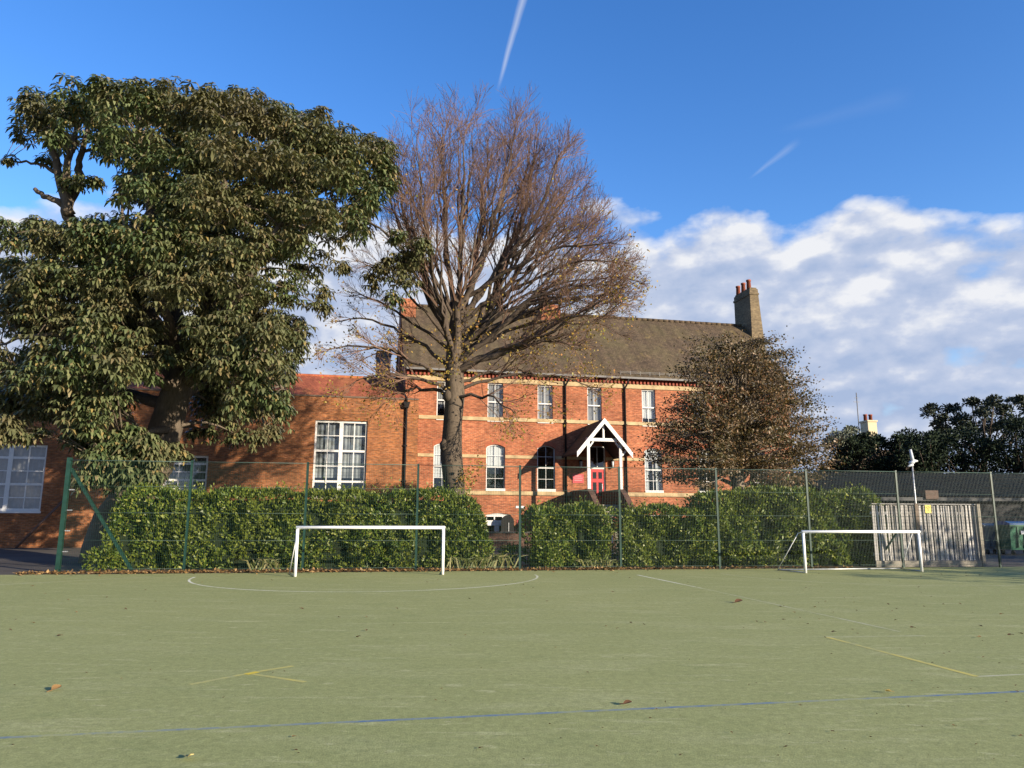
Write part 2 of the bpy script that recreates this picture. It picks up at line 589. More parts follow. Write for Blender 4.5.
w = bpy.data.worlds.new('World')
S.world = w
w.use_nodes = True
k = NT.__new__(NT)
k.t = w.node_tree
bg = k.t.nodes['Background']
sky = k.n('ShaderNodeTexSky', sky_type='NISHITA')
sky.sun_disc = False
sky.sun_elevation = SUN_EL
sky.sun_rotation = math.atan2(sdir.x, sdir.y)
sky.air_density = 1.0
sky.dust_density = 0.3
sky.ozone_density = 2.0
tc = k.n('ShaderNodeTexCoord').outputs['Generated']
nrm = k.n('ShaderNodeVectorMath', operation='NORMALIZE')
k.l(tc, nrm.inputs[0])
dv = nrm.outputs[0]
sep = k.n('ShaderNodeSeparateXYZ')
k.l(dv, sep.inputs[0])
hs = k.n('ShaderNodeHueSaturation')
hs.inputs['Hue'].default_value = 0.515
hs.inputs['Saturation'].default_value = 1.33
hs.inputs['Value'].default_value = 1.0
k.l(sky.outputs[0], hs.inputs['Color'])
skyc = hs.outputs[0]
# cloud layer seen in perspective: project the direction on a plane above
zc = k.math('ADD', k.math('MAXIMUM', sep.outputs[2], 0.0), 0.16)
cx = k.math('DIVIDE', sep.outputs[0], zc)
cy = k.math('DIVIDE', sep.outputs[1], zc)
cmb = k.n('ShaderNodeCombineXYZ')
k.l(cx, cmb.inputs[0])
k.l(cy, cmb.inputs[1])
k.l(k.math('MULTIPLY', sep.outputs[2], 2.0), cmb.inputs[2])
cv = k.mapping(cmb.outputs[0], (1, 1, 1), (3.1, 1.7, 0.4))
n1 = k.noise(k.mapping(dv, (1, 1, 1.7), (0.35, 0.1, 0.2)), 4.5, 3, 0.5)
PUFF = (1, 1, 1.75)


def puffs(lift):
    return k.noise(k.mapping(dv, PUFF, (0.2, 0.55, 0.3 + lift)), 12.0, 6, 0.5)


n2 = puffs(0.0)
n2b = puffs(0.035)
dens = k.math('ADD', k.math('MULTIPLY', n1, 0.42), k.math('MULTIPLY', n2, 0.58))
# a long bank of cloud whose front lies across the view: cover by height over distance along it
q = k.math('DIVIDE', sep.outputs[2], k.math('MAXIMUM', k.math('ABSOLUTE', sep.outputs[1]), 0.2))
elm = k.ramp(q, [(0.0, (0.73,) * 3), (0.25, (0.73,) * 3), (0.375, (0.69,) * 3), (0.43, (0.585,) * 3), (0.475, (0.38,) * 3), (0.53, (0.0,) * 3)])
cov = k.math('ADD', dens, k.math('SUBTRACT', elm, 0.60))
mask = k.ramp(cov, [(0.43, (0, 0, 0)), (0.485, (0.45,) * 3), (0.56, (1, 1, 1))])
# body colour: sunlit upper edges white, undersides and the far low part lavender grey
relief = k.math('MULTIPLY', k.math('SUBTRACT', n2, n2b), 2.2)
shade = k.math('ADD', k.math('ADD', relief, k.math('MULTIPLY', q, 1.15)), k.math('MULTIPLY', n1, 0.35))
ccol = k.ramp(shade, [(0.18, (1.4, 1.75, 2.5)), (0.54, (1.9, 2.15, 2.75)), (0.86, (3.0, 3.05, 3.2))])
skyc = k.mix(mask, skyc, ccol)


def trail(p0, p1, width, strength, col_in):
    """a straight vapour trail: part of the great circle through two directions"""
    a, b = ray(*p0).normalized(), ray(*p1).normalized()
    nn = a.cross(b).normalized()
    tt = (b - a * a.dot(b)).normalized()
    ang = math.acos(a.dot(b))

    def dot(vec):
        nd = k.n('ShaderNodeVectorMath', operation='DOT_PRODUCT')
        k.l(dv, nd.inputs[0])
        nd.inputs[1].default_value = vec
        return nd.outputs['Value']
    along = k.math('ARCTAN2', dot(tt), dot(a))
    wob = k.math('MULTIPLY', k.math('SUBTRACT', k.noise(dv, 25, 2), 0.5), width * 0.5)
    across = k.math('ABSOLUTE', k.math('ADD', dot(nn), wob))
    tap = k.n('ShaderNodeMapRange')
    k.l(along, tap.inputs[0])
    tap.inputs[1].default_value = 0
    tap.inputs[2].default_value = ang
    tap.inputs[3].default_value = width * 0.6
    tap.inputs[4].default_value = width * 1.5
    prof = k.math('SUBTRACT', 1.0, k.math('DIVIDE', across, tap.outputs[0]), True)
    prof = k.math('MULTIPLY', prof, strength, True)
    e0 = k.n('ShaderNodeMapRange', interpolation_type='SMOOTHSTEP')
    k.l(along, e0.inputs[0])
    e0.inputs[1].default_value = -0.01
    e0.inputs[2].default_value = ang * 0.25
    e1 = k.n('ShaderNodeMapRange', interpolation_type='SMOOTHSTEP')
    k.l(along, e1.inputs[0])
    e1.inputs[1].default_value = ang + 0.02
    e1.inputs[2].default_value = ang * 0.9
    f = k.math('MULTIPLY', prof, k.math('MULTIPLY', e0.outputs[0], e1.outputs[0]))
    return k.mix(f, col_in, (2.9, 3.05, 3.3))


skyc = trail((498, 88), (531, -30), 0.0048, 0.42, skyc)
skyc = trail((754, 175), (788, 149), 0.004, 0.15, skyc)
skyc = trail((780, 130), (900, 98), 0.010, 0.03, skyc)
k.l(skyc, bg.inputs['Color'])
bg.inputs['Strength'].default_value = 0.14

S.view_settings.view_transform = 'Standard'
S.view_settings.look = 'None'
S.view_settings.gamma = 1
S.view_settings.exposure = 1.05
S.render.film_transparent = False
S.cycles.use_denoising = True
S.cycles.max_bounces = 6
S.cycles.transparent_max_bounces = 12

# ------------------------------------------------------------------ ground
FA = R(8.3)
FO = ground(58, 573)
FU = Vector((math.cos(FA), math.sin(FA), 0))
FN = Vector((-math.sin(FA), math.cos(FA), 0))


def fence_pt(px, py=500):
    return on_plane(px, py, FO, FA)


def fl(s, d, z=0.0):
    """fence frame -> world: along, behind, up"""
    p = FO + FU * s + FN * d
    return Vector((p.x, p.y, z))


b = MB()
b.poly([(-600, -300, 0), (600, -300, 0), (600, 900, 0), (-600, 900, 0)])
b.build('ground', M['tarmac'], kind='structure')
b = MB()
pts = [fl(-22, -0.95, .004), fl(-22, -36, .004), fl(44, -36, .004), fl(44, 0.35, .004), fl(26, 0.15, .004), fl(5, -0.5, .004)]
b.poly(pts)
b.build('playing_field', M['pitch'], kind='structure')
b = MB()
b.poly([fl(0.2, -0.7, .008), fl(5, -.45, .008), fl(23, 0.0, .008), fl(23, 3.2, .008), fl(1.5, 3.2, .008)])
b.build('hedge_soil', M['soil'], kind='structure')


def strip(pts, wd, z, mb):
    P = [Vector((p.x, p.y, 0)) for p in pts]
    L, Rr = [], []
    for i, p in enumerate(P):
        d = (P[min(i + 1, len(P) - 1)] - P[max(i - 1, 0)]).normalized()
        nn = Vector((-d.y, d.x, 0))
        L.append((p.x + nn.x * wd / 2, p.y + nn.y * wd / 2, z))
        Rr.append((p.x - nn.x * wd / 2, p.y - nn.y * wd / 2, z))
    n = len(P)
    mb.add(L + Rr, [(i, n + i, n + i + 1, i + 1) for i in range(n - 1)])


def line_pts(a, c, n=14):
    return [a.lerp(c, i / (n - 1)) for i in range(n)]


b = MB()
gc = (ground(295, 577) + ground(442.6, 575)) / 2
arc = []
for i in range(49):
    t = math.pi + math.pi * i / 48
    arc.append(gc + FU * (4.35 * math.cos(t)) + FN * (4.25 * math.sin(t)))
strip(arc, 0.055, .0052, b)
b.build('goal_area_line', M['line_white'], kind='structure')
b = MB()
gr = (ground(805.7, 573.4) + ground(922, 572)) / 2
arc = []
for i in range(49):
    t = math.pi + math.pi * i / 48
    arc.append(gr + FU * (4.35 * math.cos(t)) + FN * (4.25 * math.sin(t)))
strip(arc, 0.05, .0052, b)
strip(line_pts(ground(0, 585), ground(150, 577)), 0.05, .0052, b)
strip(line_pts(ground(702, 588.5), ground(900, 632)), 0.05, .0056, b)
strip(line_pts(ground(827, 637.5), ground(925, 636)), 0.04, .0052, b)
strip(line_pts(ground(977, 677), ground(1040, 674)), 0.04, .0052, b)
b.build('faint_line', M['line_faint'], kind='structure')
b = MB()
strip(line_pts(ground(637, 575), ground(702, 588.5)), 0.055, .0052, b)
b.build('touch_line', M['line_white'], kind='structure')
b = MB()
strip(line_pts(ground(190, 685), ground(255, 672.5)), 0.06, .0052, b)
strip(line_pts(ground(827, 637.5), ground(977, 677)), 0.065, .0056, b)
b.build('yellow_line', M['line_yellow_faint'], kind='structure')
b = MB()
strip(line_pts(ground(254, 672.7), ground(293, 666.5)), 0.06, .0060, b)
strip(line_pts(ground(252, 674.5), ground(305, 682.5)), 0.055, .0056, b)
b.build('yellow_line', M['line_yellow_faint'], kind='structure')
b = MB()
strip(line_pts(ground(246, 675), ground(258, 672.5)), 0.07, .0065, b)
b.build('spot_mark', mat_plain('yellow_spot', (0.55, 0.42, 0.04), 0.8, 0.2, 8), kind='structure')
b = MB()
pa, pb_ = ground(0, 738.5), ground(1024, 692)
dd = pb_ - pa
strip(line_pts(pa - dd * 1.2, pb_ + dd * 1.5, 80), 0.05, .0052, b)
b.build('blue_line', M['line_blue'], kind='structure')

# ------------------------------------------------------------------ main brick building
BA = R(12)
_p = at(600, 460, 43.0)
BO = Vector((_p.x, _p.y, 0))


def F(px, py, off=0.0):
    return on_plane(px, py, BO, BA, off)


def fs(px, off=0.0, py=440):
    return F(px, py, off)[0]


def fz(py, px=545, off=0.0):
    return F(px, py, off)[1]


ZBAND = dict(g0=fz(491.5), g1=fz(495.5), m0=fz(456), m1=fz(459), u0=fz(419), u1=fz(422.5), c0=fz(380.5), c1=fz(385), e=fz(371.5))
ZE = ZBAND['e']
SL, SR = fs(404), fs(791)
HD = 5.2                      # half depth
ZR = F(640, 320.5, HD)[1]
main = empty('school_building', BO, BA, label='three storey orange brick building with brown tiled roof, stone bands and tall end chimneys', cat='building')


def wall_front(mb, s0, s1, z0, z1, opens, d=0.0, rev=0.16, mi=0):
    """front wall at depth d with rectangular openings; an opening may carry an arch rise"""
    xs = sorted({s0, s1, *[o[0] for o in opens], *[o[1] for o in opens]})
    zs = sorted({z0, z1, *[o[2] for o in opens], *[o[3] for o in opens]})
    for i in range(len(xs) - 1):
        for j in range(len(zs) - 1):
            cx_, cz_ = (xs[i] + xs[i + 1]) / 2, (zs[j] + zs[j + 1]) / 2
            if any(o[0] < cx_ < o[1] and o[2] < cz_ < o[3] for o in opens):
                continue
            mb.add([(xs[i], d, zs[j]), (xs[i + 1], d, zs[j]), (xs[i + 1], d, zs[j + 1]), (xs[i], d, zs[j + 1])], [(0, 1, 2, 3)], mi)
    for o in opens:
        a, c, z, t = o[:4]
        rise = o[4] if len(o) > 4 else 0
        tz = t - rise
        mb.add([(a, d, z), (a, d + rev, z), (a, d + rev, tz), (a, d, tz)], [(0, 1, 2, 3)], mi)
        mb.add([(c, d, z), (c, d + rev, z), (c, d + rev, tz), (c, d, tz)], [(3, 2, 1, 0)], mi)
        mb.add([(a, d, z), (c, d, z), (c, d + rev, z), (a, d + rev, z)], [(0, 1, 2, 3)], mi)
        if rise == 0:
            mb.add([(a, d, t), (c, d, t), (c, d + rev, t), (a, d + rev, t)], [(3, 2, 1, 0)], mi)
        else:
            n = 10
            ap = [(a + (c - a) * i / n, tz + rise * (1 - (2 * i / n - 1) ** 2)) for i in range(n + 1)]
            for i in range(n):
                (xa, za), (xb, zb) = ap[i], ap[i + 1]
                mb.add([(xa, d, za), (xb, d, zb), (xb, d + rev, zb), (xa, d + rev, za)], [(3, 2, 1, 0)], mi)
                if t - min(za, zb) > 1e-6:
                    mb.add([(xa, d, za), (xb, d, zb), (xb, d, t), (xa, d, t)], [(0, 1, 2, 3)], mi)


def window(parent, a, c, z, t, rise=0, cols=2, rows=4, d=0.09, blind=0.0, blind_mat='blind', rail=None, side=0.0, fr=0.05, sill=True, **kw):
    """sash window: frame (+ panes, sill, blind as its own pieces)"""
    f = MB()
    e = 0.004
    a, c, z, t = a + e, c - e, z + e, t - e
    f.box(a, a + fr, d, d + 0.06, z, t - rise)
    f.box(c - fr, c, d, d + 0.06, z, t - rise)
    f.box(a + fr, c - fr, d, d + 0.06, z, z + fr * 1.5)
    if rise:
        n = 8
        for i in range(n):
            x0, x1 = a + (c - a) * i / n, a + (c - a) * (i + 1) / n
            h0 = t - rise + rise * (1 - (2 * i / n - 1) ** 2)
            h1 = t - rise + rise * (1 - (2 * (i + 1) / n - 1) ** 2)
            f.prism([(x0, h0 - fr), (x1, h1 - fr), (x1, h1), (x0, h0)], d, d + 0.06)
    else:
        f.box(a + fr, c - fr, d, d + 0.06, t - fr, t)
    if rail is not None:
        zr = z + (t - z) * rail
        f.box(a + fr, c - fr, d - 0.01, d + 0.05, zr - 0.035, zr + 0.035)
    g = 0.011
    for i in range(1, cols):
        x = a + (c - a) * i / cols
        wd_ = g if not kw.get('mull') or i != kw['mull'] else 0.06
        f.box(x - wd_, x + wd_, d + 0.012, d + 0.042, z + fr, t - fr * 0.5)
    for i in range(1, rows):
        zz = z + (t - z) * i / rows
        if rail is not None and abs(i / rows - rail) < 0.05:
            continue
        f.box(a + fr, c - fr, d + 0.014, d + 0.04, zz - g, zz + g)
    o = f.build('window', M['white'], parent)
    q = MB()
    q.add([(a + 0.01, d + 0.03, z), (c - 0.01, d + 0.03, z), (c - 0.01, d + 0.03, t), (a + 0.01, d + 0.03, t)], [(0, 1, 2, 3)])
    q.build('pane', M['glass'], o)
    if sill:
        q = MB()
        q.box(a - 0.02, c + 0.02, -0.05, d + 0.03, z - 0.07, z + 0.075)
        q.build('sill', M['white'], o)
    if blind > 0:
        q = MB()
        zz = t - (t - z) * blind
        n = 14
        for i in range(n):
            x0, x1 = a + (c - a) * i / n, a + (c - a) * (i + 1) / n
            y0 = d + 0.12 + (0.02 if i % 2 else 0)
            y1 = d + 0.12 + (0 if i % 2 else 0.02)
            q.add([(x0, y0, zz), (x1, y1, zz), (x1, y1, t), (x0, y0, t)], [(0, 1, 2, 3)])
        q.build('blind', M[blind_mat], o)
    if side > 0:
        q = MB()
        for x0, x1 in ((a, a + (c - a) * side), (c - (c - a) * side, c)):
            n = 6
            for i in range(n):
                xa, xb = x0 + (x1 - x0) * i / n, x0 + (x1 - x0) * (i + 1) / n
                ya = d + 0.13 + (0.03 if i % 2 else 0)
                yb = d + 0.13 + (0 if i % 2 else 0.03)
                q.add([(xa, ya, z), (xb, yb, z), (xb, yb, t), (xa, ya, t)], [(0, 1, 2, 3)])
        q.build('curtain', M['blind'], o)
    return o


# openings
zu0, zu1 = ZBAND['u1'] + 0.02, fz(385.3)
zg0, zg1 = fz(490.5), fz(445.5)
up_px = [(436, 452), (487.3, 503), (537.8, 553), (588, 602.3), (643, 656.6), (694, 708), (744.5, 758)]
gr_px = [(434, 452), (486.4, 505.2), (537.3, 555), None, (644, 661.5), (697, 714.5), (748, 765)]
ups = [(fs(a_), fs(c_), zu0, zu1) for a_, c_ in up_px]
grs = [(fs(p[0]), fs(p[1]), zg0, zg1, 0.17) for p in gr_px if p]
DS0, DS1 = fs(589.6), fs(605.2)
ZD = F(604, 505)[1]
ZDT = F(597, 446)[1]
door_o = (DS0, DS1, ZD, ZDT)
B0, B1 = F(485.5, 545)[0], F(511, 545)[0]
bz0, bz1 = 0.15, F(497, 513)[1]
base_o = [(B0, B1, bz0, bz1, 0.12)]
for p0, p1 in ((537, 556), (645, 663), (697, 715)):
    base_o.append((fs(p0), fs(p1), 0.35, bz1 - 0.05, 0.12))
b = MB()
wall_front(b, SL, SR, 0, ZE - 0.05, ups + grs + [door_o] + base_o)
# side walls with gables, and back
D2 = 2 * HD
b.add([(SR, 0, 0), (SR, D2, 0), (SR, D2, ZE - .05), (SR, HD, ZR - .05), (SR, 0, ZE - .05)], [(0, 1, 2, 3, 4)])
b.add([(SL, 0, 0), (SL, 0, ZE - .05), (SL, HD, ZR - .05), (SL, D2, ZE - .05), (SL, D2, 0)], [(0, 1, 2, 3, 4)])
b.add([(SL, D2, 0), (SL, D2, ZE - .05), (SR, D2, ZE - .05), (SR, D2, 0)], [(0, 1, 2, 3)])
b.build('wall', M['brick'], main)
# rubbed brick arches over the ground-storey windows, dark weathering course below the sill band
arch_mat = mat_plain('rubbed_red_brick', (0.28, 0.08, 0.036), 0.85, 0.25, 7)
for (a_, c_, z_, t_, r_) in grs:
    n = 14
    xm, hw = (a_ + c_) / 2, (c_ - a_) / 2
    vs = []
    for i in range(n + 1):
        u0 = -1.12 + 2.24 * i / n
        z0_ = t_ - r_ + r_ * (1 - min(1, abs(u0)) ** 2)
        vs += [(xm + hw * u0, -.006, z0_), (xm + hw * u0 * 1.06, -.006, z0_ + .26), (xm + hw * u0 * 1.06, .02, z0_ + .26), (xm + hw * u0, .02, z0_)]
    fc = []
    for i in range(n):
        for j in range(4):
            fc.append((i * 4 + j, i * 4 + (j + 1) % 4, i * 4 + 4 + (j + 1) % 4, i * 4 + 4 + j))
    fc += [(0, 1, 2, 3), (n * 4 + 3, n * 4 + 2, n * 4 + 1, n * 4)]
    b = MB()
    b.add(vs, fc)
    b.build('window_arch', arch_mat, main)


def course(name, z0, z1, proj, cuts, mat, s0=SL, s1=SR):
    xs = [s0]
    for a_, c_ in sorted(cuts):
        xs += [a_, c_]
    xs.append(s1)
    for i in range(0, len(xs), 2):
        if xs[i + 1] > xs[i]:
            q = MB()
            q.box(xs[i], xs[i + 1], -proj, 0.03, z0, z1)
            q.build(name, M[mat], main)


SB = fs(418)
course('stone_band', ZBAND['u0'], ZBAND['u1'], 0.07, [], 'stone', SB)
course('stone_band', ZBAND['m0'], ZBAND['m1'], 0.05, [(g[0], g[1]) for g in grs] + [(DS0, DS1)], 'stone', SB)
course('stone_band', ZBAND['g0'], ZBAND['g1'], 0.08, [(DS0 - .1, DS1 + .1)], 'stone', SB)
course('stone_band', ZBAND['c1'], ZBAND['c0'] + 0.0, 0.06, [], 'stone')
b = MB()
zc0, zc1 = ZBAND['c0'] + .003, ZE - 0.16
b.box(SL, SR, -0.16, 0.02, zc0 + (zc1 - zc0) * 0.62, zc1)
x = SL + 0.05
while x < SR - 0.1:
    b.box(x, x + 0.115, -0.14, 0.02, zc0, zc0 + (zc1 - zc0) * 0.6)
    x += 0.23
b.build('brick_cornice', mat_plain('red_cornice_brick', (0.24, 0.058, 0.036), 0.85, 0.25, 6), main)
# windows
for i, o_ in enumerate(ups):
    window(main, *o_, cols=2, rows=2, rail=0.5, blind=[0.6, 1.0, 1.0, 1.0, 0.8, 0.6, 0.9][i],
           blind_mat=['curtain', 'curtain', 'curtain', 'curtain', 'blind', 'curtain', 'blind'][i], sill=True)
for i, o_ in enumerate(grs):
    window(main, *o_[:4], rise=0.17, cols=2, rows=4, rail=0.5, blind=[0.75, 0.52, 0.0, 0.3, 0.5, 0.4][i],
           side=[0, 0, 0, .3, 0, 0][i])
# basement opening: white framed lights with a transom
for i, o_ in enumerate(base_o):
    if i == 0:
        w_ = MB()
        a_, c_, z_, t_ = o_[:4]
        zt = t_ - 0.42 * (t_ - z_)
        for x in (a_ + .01, a_ + (c_ - a_) * .36, c_ - .09):
            w_.box(x, x + (0.08 if x != a_ + (c_ - a_) * .36 else .26), 0.09, 0.15, z_, zt)
        w_.box(a_ + .01, c_ - .01, 0.085, 0.155, zt, zt + .28)
        w_.box(a_ + .01, c_ - .01, 0.085, 0.155, t_ - .2, t_ - .004)
        for x in (a_ + .01, a_ + (c_ - a_) * .33, a_ + (c_ - a_) * .66, c_ - .08):
            w_.box(x, x + 0.07, 0.09, 0.15, zt + .28, t_ - .2)
        o2 = w_.build('window', M['white'], main)
        q = MB()
        q.add([(a_, .12, z_), (c_, .12, z_), (c_, .12, t_), (a_, .12, t_)], [(0, 1, 2, 3)])
        q.build('pane', M['glass'], o2)
    else:
        window(main, *o_[:4], rise=0.12, cols=2, rows=2, rail=0.5)
# roof: two slopes, ridge, verge coping
ov = 0.32
sl_ = (ZR - ZE) / HD
b = MB()
for sgn in (0, 1):
    y0, y1 = (-ov, HD) if sgn == 0 else (D2 + ov, HD)
    z0_ = ZE - ov * sl_ + 0.06
    n = 40
    vs, fcs = [], []
    rows_ = 26
    for j in range(rows_ + 1):
        for i in range(n + 1):
            tt = j / rows_
            sag = -0.05 * math.sin(math.pi * tt) + 0.02 * math.sin(i * 0.9 + j * .4)
            vs.append((SL - .12 + (SR - SL + .24) * i / n, y0 + (y1 - y0) * tt, z0_ + (ZR + .06 - z0_) * tt + (sag if 0 < j < rows_ else 0)))
    for j in range(rows_):
        for i in range(n):
            q = (j * (n + 1) + i, j * (n + 1) + i + 1, (j + 1) * (n + 1) + i + 1, (j + 1) * (n + 1) + i)
            fcs.append(q if sgn == 0 else tuple(reversed(q)))
    b.add(vs, fcs)
# soffit closes the roof underneath
b.add([(SL, -ov, ZE - ov * sl_ + .0), (SR, -ov, ZE - ov * sl_ + .0), (SR, .05, ZE - .06), (SL, .05, ZE - .06)], [(3, 2, 1, 0)])
roof = b.build('roof', M['roof_main'], main)
b = MB()
n = 60
for i in range(n):
    x0, x1 = SL + (SR - SL) * i / n, SL + (SR - SL) * (i + 1) / n - 0.015
    b.tube([(x0, HD, ZR + .07 + random.uniform(-.01, .01)), (x1, HD, ZR + .07)], 0.12, 8)
b.build('ridge', M['roof_main'], roof)
b = MB()
zg = ZE - ov * sl_ + 0.02
b.prism_x([(-ov - .13, zg), (-ov - .005, zg), (-ov - .005, zg + .11), (-ov - .13, zg + .11)], SL, SR)
b.build('gutter', M['lead'], main)
# snow guard on the right half of the eaves
b = MB()
x0, x1 = fs(622), fs(700)
zz = ZE + .02 * sl_ + .24
for h in (0.0, .08):
    b.bar((x0, -.02, zz - .12 + h), (x1, -.02, zz - .12 + h), .018)
for i in range(9):
    x = x0 + (x1 - x0) * i / 8
    b.bar((x, -.02, zz - .24), (x, -.02, zz + .0), .03)
b.build('snow_guard', M['lead'], roof)


def chimney(parent, s0, s1, d0, d1, zb, zt, mat, taper=0.0, npots=3, potr=0.17, poth=0.75, rows_along=True, front_slope=0.0):
    q = MB()
    n = 8
    prev = None
    rings = []
    for i in range(n + 1):
        t = i / n
        tp = taper * (1 - t) ** 1.2
        rings.append([(s0, d0, zb + (zt - zb) * t), (s1 + tp, d0, zb + (zt - zb) * t), (s1 + tp, d1, zb + (zt - zb) * t), (s0, d1, zb + (zt - zb) * t)])
    vs = [p for r_ in rings for p in r_]
    fcs = []
    for i in range(n):
        for j in range(4):
            j2 = (j + 1) % 4
            fcs.append((i * 4 + j, i * 4 + j2, i * 4 + 4 + j2, i * 4 + 4 + j))
    fcs.append((n * 4, n * 4 + 1, n * 4 + 2, n * 4 + 3))
    q.add(vs, fcs)
    q.box(s0 - .05, s1 + .05, d0 - .05, d1 + .05, zt - .42, zt - .28)
    q.box(s0 + .06, s1 - .06, d0 + .06, d1 - .06, zt, zt + .12)
    c_ = q.build('chimney', M[mat], parent)
    for i in range(npots):
        p_ = MB()
        yy = d0 + (d1 - d0) * (i + .5) / npots
        xx = (s0 + s1) / 2 - 0.15
        p_.tube([(xx, yy, zt + .1), (xx, yy, zt + poth * .85), (xx, yy, zt + poth * .86), (xx, yy, zt + poth)], [potr, potr * .82, potr, potr], 12)
        p_.build('chimney_pot', M['pot'], c_)
    return c_


# right stack, left stack, ridge stack
cs0, cs1 = fs(751.3, HD - 1.1, 320), fs(760, HD - 1.1, 320)
cs0 = max(cs0, SR - 1.6)
zt_ = F(755, 289, HD - 1.1)[1]
chimney(main, fs(751.3, HD - 1.1, 320), fs(759.5, HD - 1.1, 320), HD - 1.1, HD + 1.1, ZE + 1.0, zt_, 'brick_buff', taper=0.55)
s0_, s1_ = fs(401, HD - 1.1, 320), fs(415.5, HD - 1.1, 320)
chimney(main, s0_, s1_, HD - 1.1, HD + 1.1, ZE + .5, F(408, 300, HD - 1.1)[1], 'brick', npots=0)
s0_, s1_ = fs(541, HD - .6, 320), fs(560, HD - .6, 320)
chimney(main, s0_, s1_, HD - .6, HD + .6, ZR - .8, F(550, 306, HD - .6)[1], 'brick', npots=2, poth=.5)
# drainpipes
for px_, top in ((565.3, 375.5), (625.3, 377)):
    q = MB()
    s_ = fs(px_)
    q.tube([(s_ + .15, -ov - .06, zg), (s_ + .12, -.28, zg - .25), (s_, -.10, zg - .55), (s_, -.10, 0)], 0.055, 8)
    for z_ in (1.5, 3.3, 5.1, 6.9):
        q.box(s_ - .09, s_ + .09, -.13, -.001, z_, z_ + .06)
    q.build('drainpipe', M['iron'], main)
# dark stain course under the ground-storey band is weathered brick of its own colour
# door
b = MB()
dz = fz(468.5, 597)
b.box(DS0 + .07, DS1 - .07, .12, .17, ZD, dz - .03)
door = b.build('door', M['red_paint'], main)
q = MB()
dw = DS1 - DS0
for a_, c_, z0_, z1_ in ((.2, .44, .72, .9), (.56, .8, .72, .9), (.2, .44, .24, .62), (.56, .8, .24, .62)):
    q.add([(DS0 + dw * a_, .117, ZD + (dz - ZD) * z0_), (DS0 + dw * c_, .117, ZD + (dz - ZD) * z0_), (DS0 + dw * c_, .117, ZD + (dz - ZD) * z1_), (DS0 + dw * a_, .117, ZD + (dz - ZD) * z1_)], [(0, 1, 2, 3)])
q.build('pane', mat_plain('dark_door_glass', (0.02, 0.02, 0.022), 0.1, 0.1, 3), door)
q = MB()
q.bar((DS1 - .2, .09, ZD + .9), (DS1 - .2, .09, ZD + 1.2), .03)
q.build('handle', M['steel'], door)
b = MB()
b.box(DS0, DS0 + .07, .08, .18, ZD, ZDT)
b.box(DS1 - .07, DS1, .08, .18, ZD, ZDT)
b.box(DS0 + .07, DS1 - .07, .08, .18, dz - .03, dz + .05)
b.box(DS0 + .07, DS1 - .07, .08, .18, ZDT - .07, ZDT)
b.box((DS0 + DS1) / 2 - .02, (DS0 + DS1) / 2 + .02, .1, .15, dz + .05, ZDT - .07)
df = b.build('door_frame', M['white'], main)
q = MB()
q.add([(DS0 + .05, .13, dz), (DS1 - .05, .13, dz), (DS1 - .05, .13, ZDT), (DS0 + .05, .13, ZDT)], [(0, 1, 2, 3)])
q.build('pane', M['glass'], df)

# porch
PD = 2.8
PS0, PS1 = fs(588, -PD), fs(620, -PD)
PA, PZA = F(604.5, 418.5, -PD - .25)
PL, PZE = F(577, 452, -PD - .25)
PRt = 2 * PA - PL
zpl = F(588, 489, -PD)[1]
porch = MB()
for yy in (-PD - .25,):
    pass
th = .10
porch.add([(PL, -PD - .2, PZE), (PA, -PD - .2, PZA), (PA, -.02, PZA), (PL, -.02, PZE)], [(3, 2, 1, 0)], 0)
porch.add([(PRt, -PD - .2, PZE), (PA, -PD - .2, PZA), (PA, -.02, PZA), (PRt, -.02, PZE)], [(0, 1, 2, 3)], 0)
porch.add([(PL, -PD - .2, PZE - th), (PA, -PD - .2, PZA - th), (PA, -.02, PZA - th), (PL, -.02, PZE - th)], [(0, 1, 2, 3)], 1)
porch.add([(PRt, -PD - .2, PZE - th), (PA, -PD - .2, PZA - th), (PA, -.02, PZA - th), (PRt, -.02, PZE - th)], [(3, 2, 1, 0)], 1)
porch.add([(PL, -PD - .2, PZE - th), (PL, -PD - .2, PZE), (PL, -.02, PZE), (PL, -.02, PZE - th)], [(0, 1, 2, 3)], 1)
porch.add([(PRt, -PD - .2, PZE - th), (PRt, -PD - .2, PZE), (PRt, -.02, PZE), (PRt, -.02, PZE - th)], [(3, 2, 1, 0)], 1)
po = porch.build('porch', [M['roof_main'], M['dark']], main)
q = MB()
for xx in (PL, PRt):
    dx, dz_ = PA - xx, PZA - PZE
    q.prism([(xx, PZE - .27), (PA, PZA - .27), (PA, PZA + .03), (xx, PZE + .03)] if xx < PA else [(PA, PZA - .27), (xx, PZE - .27), (xx, PZE + .03), (PA, PZA + .03)], -PD - .27 - (0.003 if xx > PA else 0), -PD - .205)
q.build('bargeboard', M['white'], po)
for xx in (PS0, PS1):
    q = MB()
    xw = xx
    q.box(xw - .075, xw + .075, -PD - .075, -PD + .075, zpl, F(604, 438, -PD)[1])
    q.build('post', M['white'], po)
q = MB()
zt2 = F(604, 441.5, -PD)[1]
q.box(PS0 - .1, PS1 + .1, -PD - .085, -PD + .085, zt2, zt2 + .17)
q.prism([(PA - .05, zt2 + .17), (PA + .05, zt2 + .17), (PA + .05, PZA - .36), (PA - .05, PZA - .36)], -PD - .06, -PD + .06)
for xx in (PS0, PS1):
    sg = 1 if xx > PA else -1
    if sg > 0:
        q.bar((xx + .08, -PD, zt2 - .75), (xx + .38, -PD, zt2 - .42), .1)
    q.bar((xx - sg * .08, -PD, zt2 - .3), (xx - sg * .3, -PD, zt2 + .0), .08)
q.build('beam', M['white'], po)
